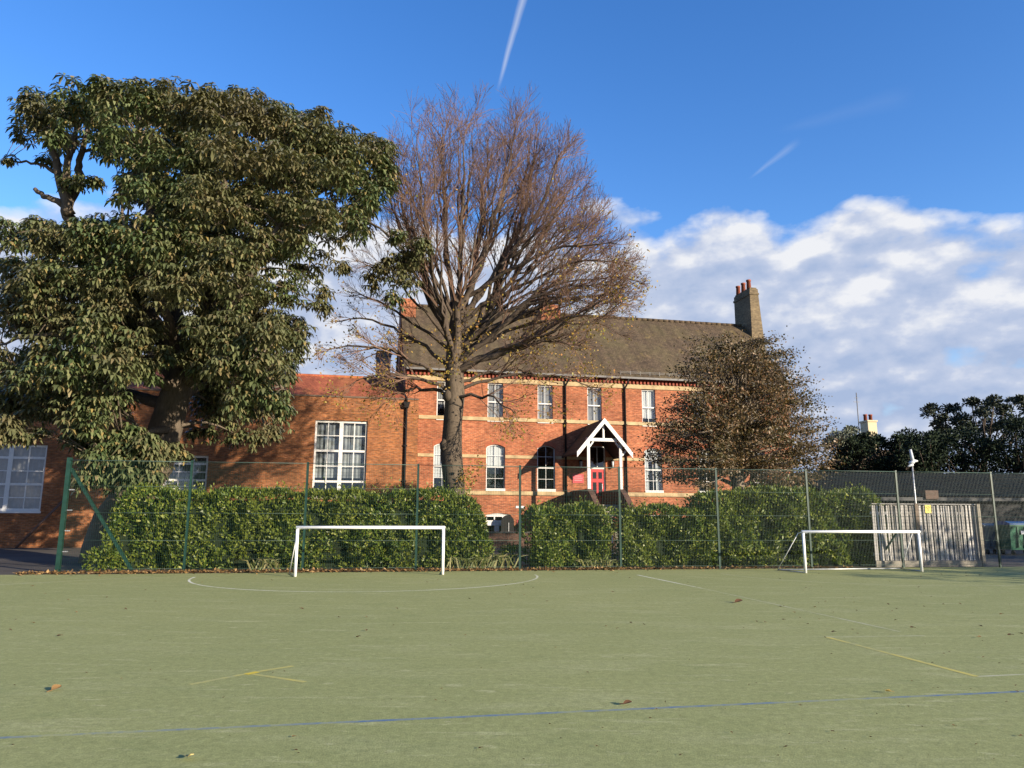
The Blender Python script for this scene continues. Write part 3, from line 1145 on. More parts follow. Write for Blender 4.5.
# landing, stair and swept brick side walls
q = MB()
zl = ZD - .03
q.box(PS0 + .15, PS1 - .15, -PD, -.01, 0, zl)
nst = 13
for i in range(nst):
    q.box(PS0 + .15, PS1 - .15, -PD - .27 * (i + 1), -PD - .27 * i - .001, 0, zl - (i + 1) * zl / (nst + 1))
q.build('steps', M['concrete'], main)
for xx in (PS0, PS1):
    q = MB()
    L_ = 3.6
    prof = [(-.01, 0), (-.01, zpl - .02), (-PD * .4, zpl)] + [(-PD - L_ * (t / 12), zpl - (zpl - 1.0) * (0.5 - 0.5 * math.cos(math.pi * t / 12)) ** .8) for t in range(0, 13)] + [(-PD - L_ - .1, .0)]
    q.prism_x(prof, xx - .15, xx + .15)
    q.build('stair_wall', M['brick_dark'], main)
    cq = MB()
# lamps and plaque on the wall
for px_ in (580.2, 611.8):
    s_, z_ = F(px_, 465)
    lamp = empty('wall_lantern', label='black wall lantern left of the red door, above the red plaque' if px_ < 600 else 'black wall lantern right of the red door, beside the white post', cat='lantern', group='lanterns beside the red door')
    lamp.parent = None
    lamp.location = BO + Vector((math.cos(BA), math.sin(BA), 0)) * s_ + Vector((math.sin(BA), -math.cos(BA), 0)) * 0.16
    lamp.location.z = z_
    lamp.rotation_euler = (0, 0, BA)
    q = MB()
    q.tube([(0, .02, .22), (0, 0, .3), (0, 0, .31)], [.12, .03, .01], 8)
    q.tube([(0, 0, .2), (0, 0, .22)], [.12, .12], 8)
    q.tube([(0, 0, -.2), (0, 0, -.17)], [.05, .08], 8)
    q.bar((0, .15, -.1), (0, .15, .2), .05)
    q.bar((0, .15, .16), (0, .02, .26), .025)
    for t in range(4):
        an = t * math.pi / 2 + .78
        q.bar((.08 * math.cos(an), .08 * math.sin(an), -.17), (.11 * math.cos(an), .11 * math.sin(an), .2), .02)
    q.build('lamp_frame', M['iron'], lamp)
    q = MB()
    q.tube([(0, 0, -.165), (0, 0, .195)], [.06, .09], 8)
    q.build('lamp_glass', M['white_plastic'], lamp)


def bframe(name, px, py, off, lab, cat, group=None):
    s_, z_ = F(px, py, off)
    o = empty(name, label=lab, cat=cat, group=group)
    p = BO + Vector((math.cos(BA), math.sin(BA), 0)) * s_ + Vector((-math.sin(BA), math.cos(BA), 0)) * off
    o.location = (p.x, p.y, z_)
    o.rotation_euler = (0, 0, BA)
    return o


def text_lines(mb, wd, ht, rows, y, seed):
    rr = random.Random(seed)
    for r_ in range(rows):
        z_ = ht / 2 - ht * (r_ + 1) / (rows + 1)
        x = -wd * rr.uniform(.25, .4)
        while x < wd * .36:
            l_ = rr.uniform(.03, .09)
            mb.box(x, x + l_, y - .004, y, z_ - .014, z_ + .014)
            x += l_ + .03


sg = bframe('wall_plaque', 578, 478.5, -.02, 'pinkish red rectangular plaque on brick wall left of the porch', 'sign')
q = MB(); q.box(-.33, .33, -.02, .018, -.26, .26); q.build('panel', M['red_sign'], sg)
lm_ = mat_plain('pale_pink_lettering', (0.62, 0.22, 0.25), .5)
for z_, hw_ in ((.14, .2), (.02, .26), (-.1, .23)):
    q = MB(); q.box(-hw_, hw_, -.0225, -.0205, z_ - .018, z_ + .018); q.build('lettering', lm_, sg)
sg = bframe('wall_sign', 521, 523, -.02, 'small dark red sign low on the brick wall beside the basement opening', 'sign')
q = MB(); q.prism([(-.22, .17), (-.22, -.08), (-.1, -.17), (.1, -.17), (.22, -.08), (.22, .17)], -.02, .018); q.build('panel', M['red_sign'], sg)
q = MB(); q.box(-.15, .15, -.024, -.021, .02, .09); q.build('lettering', M['white'], sg)
sg = bframe('wall_label', 520, 507, -.02, 'tiny white plate on brick above the small dark red sign', 'sign')
q = MB(); q.box(-.24, .24, -.012, .018, -.06, .06)
q.build('panel', M['white_plastic'], sg)
# arched iron gate leaf in front of the basement opening
sg = bframe('iron_gate', 507.5, 545, -.45, 'dark arched iron gate standing open in front of the basement entrance', 'gate')
q = MB()
prof = [(-.36, 0)] + [(.36, 0)] + [(.36 * math.cos(t * math.pi / 10), 1.25 + .36 * math.sin(t * math.pi / 10)) for t in range(11)]
q.prism(prof, -.03, .03)
q.build('gate_leaf', M['iron'], sg)
q = MB(); q.bar((.05, -.05, .25), (.05, -.05, 1.2), .035); q.build('handle', M['steel'], sg)
# low dark wall before the basement area
sg = bframe('retaining_wall', 508, 549, -3.0, 'low dark brick wall seen through the gap between hedges', 'wall')
q = MB(); q.box(-2.4, 2.0, -.12, .12, -.4, .34); q.box(-2.45, 2.05, -.16, .16, .34, .42, 1)
sg.location.z = 0.4
q.build('wall_body', [M['brick_dark'], mat_plain('dark_coping', (0.06, 0.055, 0.05), .8)], sg)
sg = empty('path_sign', label='narrow upright red notice board in the gap between the two hedges', cat='sign')
p = at(616.5, 520, 30.0)
sg.location = (p.x, p.y, 0)
sg.rotation_euler = (0, 0, BA)
q = MB(); q.box(-.17, .17, -.015, .015, 1.05, 1.78); q.build('panel', M['red_sign'], sg)
q = MB(); q.box(-.205, -.175, -.03, .03, 0, 1.82); q.box(.175, .205, -.03, .03, 0, 1.82); q.build('post', M['white'], sg)

# ------------------------------------------------------------------ wing on the left
WOFF = -0.6


def WF(px, py, off=0.0):
    return on_plane(px, py, BO, BA, WOFF + off)


wing = empty('school_wing', BO + Vector((math.sin(BA), -math.cos(BA), 0)) * (-WOFF), BA, label='long low brown brick hall with orange tiled roof and tall white windows', cat='building')
WS1 = WF(417.5, 450)[0]
WS0 = WS1 - 46
WZ = WF(300, 396)[1]
wo = []
def wrect(px0, px1, py0, py1):
    c_ = ((px0 + px1) / 2, (py0 + py1) / 2)
    return (WF(px0, c_[1])[0], WF(px1, c_[1])[0], WF(c_[0], py1)[1], WF(c_[0], py0)[1])
w1 = wrect(-30, 44, 444, 511)
w2 = wrect(313.5, 366.5, 420.5, 497)
w3 = wrect(163, 207, 455, 497)
b = MB()
wall_front(b, WS0, WS1, 0, WZ, [w1, w2, w3], rev=.2)
WD = 8.0
WRZ = WF(340, 377, WD / 2)[1]
b.add([(WS1, 0, 0), (WS1, .58, 0), (WS1, .58, WZ), (WS1, 0, WZ)], [(0, 1, 2, 3)])
b.add([(WS0, 0, 0), (WS0, 0, WZ), (WS0, WD / 2, WRZ - .1), (WS0, WD, WZ), (WS0, WD, 0)], [(0, 1, 2, 3, 4)])
b.add([(WS0, WD, 0), (WS0, WD, WZ), (SL, WD, WZ), (SL, WD, 0)], [(0, 1, 2, 3)])
b.add([(SL, .6, WZ), (WS1, .6, WZ), (WS1, 0, WZ), (SL, 0, WZ)], [(3, 2, 1, 0)])
b.add([(SL - .01, 0.02, WZ - .1), (SL - .01, WD / 2, WRZ - .1), (SL - .01, WD, WZ - .1), (SL - .01, WD, 0), (SL - .01, .02, 0)], [(0, 1, 2, 3, 4)])
b.build('wall', M['brick_wing'], wing)
b = MB()
b.box(WS0, WS1, -.05, .25, WZ + .002, WZ + .09)
b.build('parapet_coping', mat_plain('dark_brick_coping', (0.12, 0.085, 0.06), .9), wing)
b = MB()
n = 50
for sgn in (0, 1):
    y0, y1 = (.1, WD / 2) if sgn == 0 else (WD + .2, WD / 2)
    b.add([(WS0, y0, WZ + .1), (SL - .02, y0, WZ + .1), (SL - .02, y1, WRZ), (WS0, y1, WRZ)], [(0, 1, 2, 3) if sgn == 0 else (3, 2, 1, 0)])
wr = b.build('roof', M['roof_wing'], wing)
b = MB()
b.tube([(WS0, WD / 2, WRZ), (SL - .05, WD / 2, WRZ)], .11, 8)
b.build('ridge', M['roof_wing'], wr)
for (o_, cl, rw, mull) in ((w1, 4, 5, 2), (w2, 4, 5, 2), (w3, 3, 5, 0)):
    f = MB()
    a_, c_, z_, t_ = o_
    e = .005
    f.box(a_ + e, a_ + .1, .1, .18, z_ + e, t_ - e)
    f.box(c_ - .1, c_ - e, .1, .18, z_ + e, t_ - e)
    f.box(a_ + .1, c_ - .1, .1, .18, z_ + e, z_ + .12)
    f.box(a_ + .1, c_ - .1, .1, .18, t_ - .12, t_ - e)
    for i in range(1, cl):
        x = a_ + (c_ - a_) * i / cl
        hw = .10 if i == mull else .022
        f.box(x - hw, x + hw, .11 + (0 if i == mull else .012), .17, z_ + .1, t_ - .1)
    for i in range(1, rw):
        zz = z_ + (t_ - z_) * i / rw
        hw = .055 if i in ((1, 3) if o_ is w2 else (2, 4)) else .022
        f.box(a_ + .1, c_ - .1, .118, .165, zz - hw, zz + hw)
    fo = f.build('window', M['white'], wing)
    q = MB()
    q.add([(a_ + .02, .14, z_), (c_ - .02, .14, z_), (c_ - .02, .14, t_), (a_ + .02, .14, t_)], [(0, 1, 2, 3)])
    q.build('pane', M['glass'], fo)
    q = MB()
    q.box(a_ - .04, c_ + .04, -.06, .1, z_ - .1, z_ + .004)
    q.build('sill', M['concrete'] if o_ is not w1 else M['white'], fo)
    q = MB()
    n = 26
    zlo = z_ if o_ is w1 else (z_ + (t_ - z_) * .25)
    for i in range(n):
        x0, x1 = a_ + (c_ - a_) * i / n, a_ + (c_ - a_) * (i + 1) / n
        ya, yb = (.34, .40) if i % 2 else (.40, .34)
        q.add([(x0, ya, zlo), (x1, yb, zlo), (x1, yb, t_), (x0, ya, t_)], [(0, 1, 2, 3)])
    q.build('blind', M['curtain'] if o_ is not w2 else mat_plain('curtain_and_reflection', (0.30, 0.31, 0.31), .95, .55, 1.3), fo)  # hall window: mottled pale sheet also stands for the tree reflected in panes
q = MB()
s_ = WF(405.5, 440)[0]
zt = WF(405.5, 408)[1]
q.tube([(s_, -.09, 0), (s_, -.09, zt)], .06, 8)
q.prism([(s_ - .1, zt), (s_ + .1, zt), (s_ + .19, zt + .32), (s_ - .19, zt + .32)], -.25, -.002)
q.tube([(s_, -.1, zt + .3), (s_, -.1, WZ + .05), (s_ - .1, .08, WZ + .3)], .055, 8)
for z_ in (1.5, 3.4, 5.3):
    q.box(s_ - .1, s_ + .1, -.12, -.001, z_, z_ + .07)
q.build('drainpipe', M['iron'], wing)
s0_, s1_ = WF(376, 365, 9)[0], WF(390, 365, 9)[0]
q = MB()
zt = WF(380, 353, 9)[1]
q.box(s0_, s1_, 8.2, 9.4, 0, zt)
q.box(s0_ - .05, s1_ + .05, 8.15, 9.45, zt - .35, zt - .2)
q.build('chimney', mat_plain('grey_rendered_stack', (0.22, 0.21, 0.20), .9, .2), wing)
# thin brown slanting line on the wing wall, drawn as a round bar
pr = MB()
a_ = ground(21, 541.5)
sA = WF(21, 541)[0]
sB = WF(69, 496)
pr.tube([(sA, -.5, .0), (sB[0], -.12, sB[1])], .06, 8)
hr = pr.build('slanting_bar', mat_plain('brown_bar', (0.10, 0.06, 0.045), .7), None, label='thin brown slanting bar against the brown brick wall behind the corner post', cat='pole')
hr.location = wing.location
hr.rotation_euler = wing.rotation_euler

# ------------------------------------------------------------------ wire fence
FH = 3.04
fence = empty('wire_fence', (FO.x, FO.y, 0), FA, label='tall green wire mesh fence with slim posts along the far edge of the pitch', cat='fence')
ppx = [58, 184, 302.5, 415.7, 519.8, 621, 720, 812, 903.7, 1000.6]
ps = [on_plane(x, 568, FO, FA)[0] for x in ppx]
ps += [ps[-1] + 2.75, ps[-1] + 5.5, ps[-1] + 8.25]
for i, s_ in enumerate(ps):
    q = MB()
    wd_ = .11 if i == 0 else .06
    q.box(s_ - wd_ / 2, s_ + wd_ / 2, -wd_ / 2, wd_ / 2, 0, FH + (.05 if i == 0 else .02))
    if i == 0:
        for z_ in (.55, 1.1, 1.65, 2.2):
            q.box(s_ + .066, s_ + .2, -.02, .02, z_, z_ + .03, 1)
    q.build('post', [M['green_steel'], M['steel']], fence)
for i in range(len(ps) - 1):
    q = MB()
    a_, c_ = ps[i] + .04, ps[i + 1] - .04
    y_ = -.045
    n = int((c_ - a_) / .05)
    wv, wh = .0018, .0022
    for j in range(n + 1):
        x = a_ + (c_ - a_) * j / n
        q.add([(x - wv, y_, .05), (x + wv, y_, .05), (x + wv, y_, FH - .02), (x - wv, y_, FH - .02), (x, y_ + .005, .05), (x, y_ + .005, FH - .02)], [(0, 1, 2, 3), (1, 4, 5, 2), (4, 0, 3, 5)])
    z_ = .08
    while z_ < FH - .03:
        q.add([(a_, y_ - .004, z_ - wh), (c_, y_ - .004, z_ - wh), (c_, y_ - .004, z_ + wh), (a_, y_ - .004, z_ + wh), (a_, y_ - .010, z_), (c_, y_ - .010, z_)], [(0, 3, 2, 1), (0, 1, 5, 4), (3, 4, 5, 2)])
        z_ += .10
    q.build('wire_panel', M['wire'], fence)
    q = MB()
    for z_ in (.1, .85, 1.6, 2.32, FH - .02):
        q.tube([(a_ - .01, y_ - .014, z_), (c_ + .01, y_ - .014, z_)], .0045 if z_ < FH - .1 else .010, 5)
    q.build('line_wire', M['wire_bright'], fence)
sa = ps[0]
q = MB()
z_e = .05
s_e = on_plane(132, 567, FO, FA)[0]
q.bar((sa + .05, .03, FH - .25), (s_e, .03, z_e), .075)
q.build('brace', M['green_steel'], fence)
q = MB()
q.bar((ps[8] - .02, .1, 1.15), (ps[8] - .45, .75, .03), .05)
q.build('brace', M['green_steel'], fence)


# ------------------------------------------------------------------ goals
def goal(bl, br_, tl_y, lab, bar):
    P0, P1 = ground(*bl), ground(*br_)
    mid = (P0 + P1) / 2
    d = P1 - P0
    ang = math.atan2(d.y, d.x)
    hw = d.length / 2
    h = tl_y
    g = empty('football_goal', (mid.x, mid.y, 0), ang, label=lab, cat='goal', group='small white football goals')
    for x in (-hw, hw):
        q = MB(); q.tube([(x, 0, 0.01), (x, 0, h - .04)], .04, 12); q.build('post', M['goal_white'], g)
    q = MB(); q.tube([(-hw - .04, 0, h), (hw + .04, 0, h)], .042, 12); q.build('crossbar', M['goal_white'], g)
    for x in (-hw, hw):
        q = MB()
        q.tube([(x, .03, h - .02), (x, .28, h - .05)], .013, 6)
        q.tube([(x, .25, h - .05), (x + math.copysign(.2, x), 1.1, .03)], .012, 6)
        q.build('stay', M['goal_white'], g)
        q = MB(); q.tube([(x, .04, .025), (x + math.copysign(.2, x), 1.1, .025)], .014, 8); q.build('side_bar', M['steel'], g)
    if bar:
        q = MB(); q.tube([(-hw - .2, 1.1, .03), (hw + .2, 1.1, .03)], .018, 8); q.build('ground_bar', M['steel'], g)
    return g


goal((295, 577), (442.6, 575), 1.24, 'white goal frame before the left hedge, under the bare tree', False)
goal((805.7, 573.4), (922, 572), 1.15, 'white goal frame before the timber fence and hedge end', True)

# ------------------------------------------------------------------ timber fence
TD = .45
def T(px, py=566):
    return on_plane(px, py, FO, FA, TD)[0]
tf = empty('timber_fence', fl(0, TD), FA, label='weathered pale grey timber slat fence behind the right goal', cat='fence')
t0, t1 = T(876), T(983)
tz = on_plane(940, 505.5, FO, FA, TD)[1]
x = t0
q = MB()
i = 0
while x < t1 - .05:
    wd_ = random.uniform(.042, .062)
    dz_ = random.uniform(-.025, .02)
    off = 0 if i % 2 == 0 else .03
    ln = random.uniform(-.03, .03)
    q.prism([(x, .2), (x + wd_, .2), (x + wd_ + ln, tz + dz_), (x + ln, tz + dz_)], -.012 + off, .01 + off)
    x += wd_ + random.uniform(.018, .045)
    i += 1
q.build('slat_panel', M['wood'], tf)
q = MB()
for z_ in (.35, 1.1, tz - .3):
    q.box(t0, t1, .045, .11, z_, z_ + .09)
q.build('rail', M['wood'], tf)
q = MB(); q.box(t0, t1, -.03, .04, 0, .19); q.build('gravel_board', M['concrete'], tf)
q = MB(); q.box(t0, t1, -.03, .06, tz + .025, tz + .055); q.build('cap_rail', M['wood'], tf)
for px_, mt in ((921, 'wood'), (983.5, 'concrete')):
    q = MB()
    s_ = T(px_)
    q.box(s_ - .06, s_ + .06, -.06, .08, 0, tz + .06)
    q.build('post', mat_plain('brown_timber_post', (0.16, 0.12, 0.09), .9, .3) if mt == 'wood' else M['concrete'], tf)
ys = empty('warning_sign', label='small yellow warning sign fixed near the top of the timber fence', cat='sign')
s_, z_ = on_plane(928.2, 509, FO, FA, TD - .04)
p = fl(s_, TD - .03, z_)
ys.location = p
ys.rotation_euler = (0, 0, FA)
q = MB(); q.box(-.105, .105, -.006, .006, -.13, .13); q.build('panel', M['yellow'], ys)
q = MB()
for t in range(10):
    a0, a1 = t * math.pi / 5, (t + 1) * math.pi / 5
    q.bar((.045 * math.cos(a0), -.009, .05 + .045 * math.sin(a0)), (.045 * math.cos(a1), -.009, .05 + .045 * math.sin(a1)), .014, .004)
q.box(-.014, .014, -.011, -.0065, -.06, .0)
q.build('symbol', mat_plain('dark_sign_print', (0.10, 0.08, 0.02), .5), ys)
# camera pole
cp = empty('camera_pole', label='thin grey pole with white security cameras on top, behind the timber fence', cat='pole')
p = at(917.2, 520, 24.6)
cp.location = (p.x, p.y, 0)
zt = at(914.6, 463, 24.6).z
q = MB(); q.tube([(0, 0, 0), (0, 0, 2.0), (0, 0, zt)], [.035, .03, .022], 10); q.build('pole', M['steel'], cp)
q = MB(); q.tube([(-.02, -.02, zt + .02), (.0, -.06, zt + .08), (-.06, -.08, zt + .44)], [.04, .055, .045], 8); q.build('aerial', M['white_plastic'], cp)
q = MB(); q.tube([(-.12, -.05, zt - .02), (.02, -.05, zt + .04), (.06, -.05, zt + .07), (.16, -.08, zt + .06)], [.05, .075, .055, .02], 8); q.build('camera_head', M['white_plastic'], cp)
q = MB(); q.tube([(.0, -.05, zt - .06), (-.06, -.05, zt - .07), (-.2, -.12, zt - .12)], [.05, .05, .03], 8); q.build('camera_head', M['white_plastic'], cp)

# ------------------------------------------------------------------ foliage tools


def clump_cloud(C, r, n, flat=0.8, upper=0.25, shell=(0.55, 1.0)):
    d = rand_dir(n)
    d[:, 2] = d[:, 2] + upper
    d = unit(d)
    rr = r * (shell[0] + (shell[1] - shell[0]) * RNG.random(n) ** 0.6)
    P = np.array(C)[None, :] + d * rr[:, None] * np.array([1, 1, flat])
    return P, d


def palmate(P, Dout, L, k=6):
    """drooping fans of leaflets at each point; two joined quads per leaflet -> list of vertices/faces arrays"""
    n = len(P)
    az = RNG.random((n, 1)) * 6.28 + np.arange(k)[None, :] * (6.28 / k) + RNG.normal(0, .2, (n, k))
    out = np.stack([np.cos(az), np.sin(az), np.zeros_like(az)], -1)
    out = out + Dout[:, None, :] * np.array([.55, .55, .1])
    droop = RNG.uniform(.15, .9, (n, k, 1))
    d1 = unit(out + np.array([0, 0, -1]) * droop * .6)
    d2 = unit(out * .7 + np.array([0, 0, -1]) * (droop + .75))
    Ln = L * RNG.uniform(.7, 1.15, (n, k, 1))
    W_ = Ln * .30
    base = P[:, None, :] + d1 * .02
    mid = base + d1 * Ln * .55
    tip = mid + d2 * Ln * .5
    sd = unit(np.cross(d1, np.array([0, 0, 1.0])))
    V = np.stack([base - sd * W_ * .12, base + sd * W_ * .12, mid + sd * W_ * .5, mid - sd * W_ * .5, tip + sd * W_ * .1, tip - sd * W_ * .1], 2)
    return V.reshape(-1, 6, 3)


def leaflet_mesh(name, V, mat, parent, **kw):
    N = V.shape[0]
    me = bpy.data.meshes.new(name)
    me.vertices.add(N * 6)
    me.vertices.foreach_set('co', V.reshape(-1).astype(np.float32))
    base = (np.arange(N) * 6)[:, None]
    idx = np.concatenate([base + np.array([[0, 1, 2, 3]]), base + np.array([[3, 2, 4, 5]])], 1).reshape(-1)
    me.loops.add(N * 8)
    me.loops.foreach_set('vertex_index', idx.astype(np.int32))
    me.polygons.add(N * 2)
    me.polygons.foreach_set('loop_start', np.arange(0, N * 8, 4, dtype=np.int32))
    me.materials.append(mat)
    me.update(calc_edges=True)
    return link(name, me, parent, **kw)


def bez(p0, p1, p2, p3, n):
    o = []
    for i in range(n + 1):
        t = i / n
        o.append(p0 * (1 - t) ** 3 + p1 * (3 * t * (1 - t) ** 2) + p2 * (3 * t * t * (1 - t)) + p3 * t ** 3)
    return o


def jit(a):
    return Vector((random.uniform(-a, a), random.uniform(-a, a), random.uniform(-a, a)))


# ------------------------------------------------------------------ chestnut
CYY = 25.3
ch_root = at(112, 566, CYY)
chest = empty('chestnut_tree', (0, 0, 0), label='huge spreading chestnut tree with drooping olive and browning leaves, left of the bare tree', cat='tree')
tw = MB()
tp = [Vector((ch_root.x, CYY, -.1)), at(110, 545, CYY), at(116, 520, CYY), at(133, 495, CYY), at(155, 465, CYY), at(165, 430, CYY), at(174, 400, CYY), at(184, 372, CYY)]
tw.tube(tp, [1.05, .80, .70, .62, .58, .54, .51, .48], 18, wob=.05)
limbs = []
def limb(pxs, r0, r1):
    P = [at(x, y, Y) for x, y, Y in pxs]
    # smooth by Catmull-Rom
    out = []
    for i in range(len(P) - 1):
        a0 = P[max(i - 1, 0)]; a1 = P[i]; a2 = P[i + 1]; a3 = P[min(i + 2, len(P) - 1)]
        for j in range(4):
            t = j / 4
            out.append(0.5 * ((2 * a1) + (a2 - a0) * t + (2 * a0 - 5 * a1 + 4 * a2 - a3) * t * t + (3 * a1 - a0 - 3 * a2 + a3) * t ** 3) + jit(.05))
    out.append(P[-1])
    n = len(out)
    rad = [r0 + (r1 - r0) * (i / (n - 1)) ** .8 for i in range(n)]
    tw.tube(out, rad, 10, wob=.06)
    limbs.append([(p, r_) for p, r_ in zip(out, rad)])
Y0 = CYY
limb([(182, 378, Y0), (160, 330, Y0 - .3), (110, 270, Y0 - .6), (75, 225, Y0 - .8), (66, 205, Y0 - 1), (58, 170, Y0 - 1), (48, 130, Y0 - 1)], .36, .10)
limb([(66, 206, Y0 - 1), (80, 180, Y0 - .8), (78, 160, Y0 - .8), (92, 120, Y0 - .8)], .20, .07)
limb([(70, 215, Y0 - 1), (66, 185, Y0 - 1.3), (70, 155, Y0 - 1.3), (80, 125, Y0 - 1.2)], .20, .07)
limb([(64, 206, Y0 - 1), (48, 198, Y0 - 1.2), (35, 189, Y0 - 1.2)], .13, .07)
limb([(56, 172, Y0 - 1), (40, 165, Y0 - .8), (22, 162, Y0 - .8), (4, 160, Y0 - .6)], .08, .02)
limb([(184, 375, Y0), (178, 320, Y0 + .6), (160, 260, Y0 + 1), (148, 200, Y0 + 1.2), (140, 140, Y0 + 1.2)], .32, .06)
limb([(184, 375, Y0), (205, 320, Y0 - .2), (215, 250, Y0 - .2), (225, 180, Y0), (235, 120, Y0)], .34, .06)
limb([(184, 378, Y0), (218, 335, Y0 + 1), (250, 260, Y0 + 2), (310, 200, Y0 + 2.4), (365, 165, Y0 + 2.4)], .26, .04)
limb([(186, 376, Y0), (225, 335, Y0 + .4), (265, 250, Y0 + .8), (320, 215, Y0 + .4), (370, 222, Y0 - .4), (404, 252, Y0 - 1.0)], .16, .02)
limb([(178, 392, Y0), (140, 370, Y0 - 1.5), (90, 345, Y0 - 2.4), (40, 335, Y0 - 2.8), (0, 345, Y0 - 2.0)], .22, .03)
limb([(174, 405, Y0), (130, 395, Y0 + 1.4), (80, 390, Y0 + 2.4), (30, 395, Y0 + 3)], .28, .06)
limb([(184, 385, Y0), (215, 368, Y0 - 1.3), (250, 365, Y0 - 2.2), (285, 390, Y0 - 2.4)], .22, .04)
limb([(180, 395, Y0), (210, 385, Y0 + 1.6), (250, 390, Y0 + 2.6), (275, 420, Y0 + 3)], .22, .04)
limb([(166, 430, Y0 - .4), (150, 432, Y0 - 1.2), (125, 445, Y0 - 2.2), (100, 462, Y0 - 2.6)], .14, .03)
limb([(184, 372, Y0), (160, 300, Y0 - 2.5), (130, 240, Y0 - 3.4), (120, 200, Y0 - 2.4)], .22, .03)
limb([(186, 372, Y0), (235, 300, Y0 - 3), (270, 240, Y0 - 3.6), (300, 190, Y0 - 2.2)], .22, .03)
limb([(178, 380, Y0), (120, 320, Y0 + 3), (60, 290, Y0 + 4), (10, 280, Y0 + 4)], .26, .05)

CL = [  # px, py, r(px), density
    (38, 116, 26, 1), (70, 106, 26, 1), (105, 104, 26, 1), (140, 104, 26, 1), (175, 108, 28, 1), (210, 110, 28, 1), (245, 112, 28, 1), (280, 126, 28, 1), (315, 135, 28, 1), (348, 142, 26, 1), (378, 152, 22, 1), (388, 178, 18, 1), (24, 132, 14, .8),
    (60, 138, 18, .8), (112, 140, 24, .9), (150, 150, 28, 1), (190, 152, 30, 1), (230, 155, 30, 1), (270, 165, 30, 1), (310, 172, 30, 1), (345, 178, 26, 1), (370, 196, 20, .9), (45, 160, 8, .5), (14, 162, 6, .5),
    (132, 188, 22, .9), (168, 195, 30, 1), (205, 200, 32, 1), (245, 205, 30, 1), (285, 212, 28, 1), (322, 215, 24, .9), (355, 222, 20, .8),
    (12, 235, 20, .9), (42, 236, 24, 1), (74, 240, 22, 1), (105, 236, 26, 1), (142, 236, 30, 1), (182, 242, 32, 1), (222, 245, 30, 1), (260, 248, 26, .9), (295, 245, 20, .7),
    (15, 275, 26, 1), (50, 278, 28, 1), (88, 282, 30, 1), (126, 282, 30, 1), (165, 284, 32, 1), (205, 288, 30, 1), (240, 290, 26, .9), (285, 285, 14, .7), (312, 268, 14, .6), (330, 250, 14, .6),
    (395, 238, 15, .8), (408, 258, 17, .9), (385, 266, 14, .7), (412, 282, 13, .8), (372, 285, 10, .6), (425, 240, 9, .5), (395, 296, 8, .5),
    (14, 320, 28, 1), (52, 322, 30, 1), (92, 326, 30, 1), (130, 326, 28, 1), (208, 328, 28, 1), (242, 330, 28, 1), (274, 332, 24, 1), (300, 328, 16, .7), (320, 308, 9, .5),
    (10, 362, 28, 1), (45, 366, 30, 1), (82, 368, 30, 1), (115, 366, 24, .9), (222, 366, 24, 1), (255, 366, 24, 1), (284, 368, 18, .9), (300, 352, 11, .6),
    (10, 400, 24, 1), (42, 404, 26, 1), (76, 408, 24, 1), (108, 404, 22, .9), (212, 402, 22, .9), (244, 404, 20, .9), (272, 402, 16, .8), (288, 412, 9, .6),
    (8, 432, 17, .9), (32, 436, 15, .8), (70, 428, 14, .7), (92, 440, 18, .9), (124, 444, 20, 1), (152, 450, 18, 1), (100, 464, 18, 1), (128, 472, 18, 1), (152, 474, 13, .9), (84, 476, 12, .9), (178, 446, 12, .8), (205, 432, 14, .8), (232, 434, 15, .8), (258, 436, 10, .7), (274, 430, 6, .6), (112, 486, 8, .7),
    (150, 340, 15, 1), (136, 366, 14, 1), (152, 362, 9, .9), (200, 352, 14, 1), (206, 378, 11, 1), (258, 300, 12, .7), (268, 318, 12, .8), (300, 270, 10, .7), (286, 302, 8, .6), (318, 288, 9, .6), (340, 262, 9, .6),
    (128, 348, 15.5, 1, -3.2), (160, 333, 15.5, 1, -2.4), (174, 352, 13, 1, -1.6), (145, 372, 13, 1, -3), (157, 354, 13, 1, -2.6), (192, 338, 15, 1, -1.8), (128, 372, 12, 1, -3.2), (152, 484, 12, .8), (68, 182, 6, .4), (90, 178, 9, .6),
]
lp = [(p, r_, li) for li, lm in enumerate(limbs) for p, r_ in lm]
LPA = np.array([p for p, _, _ in lp])
VV = []
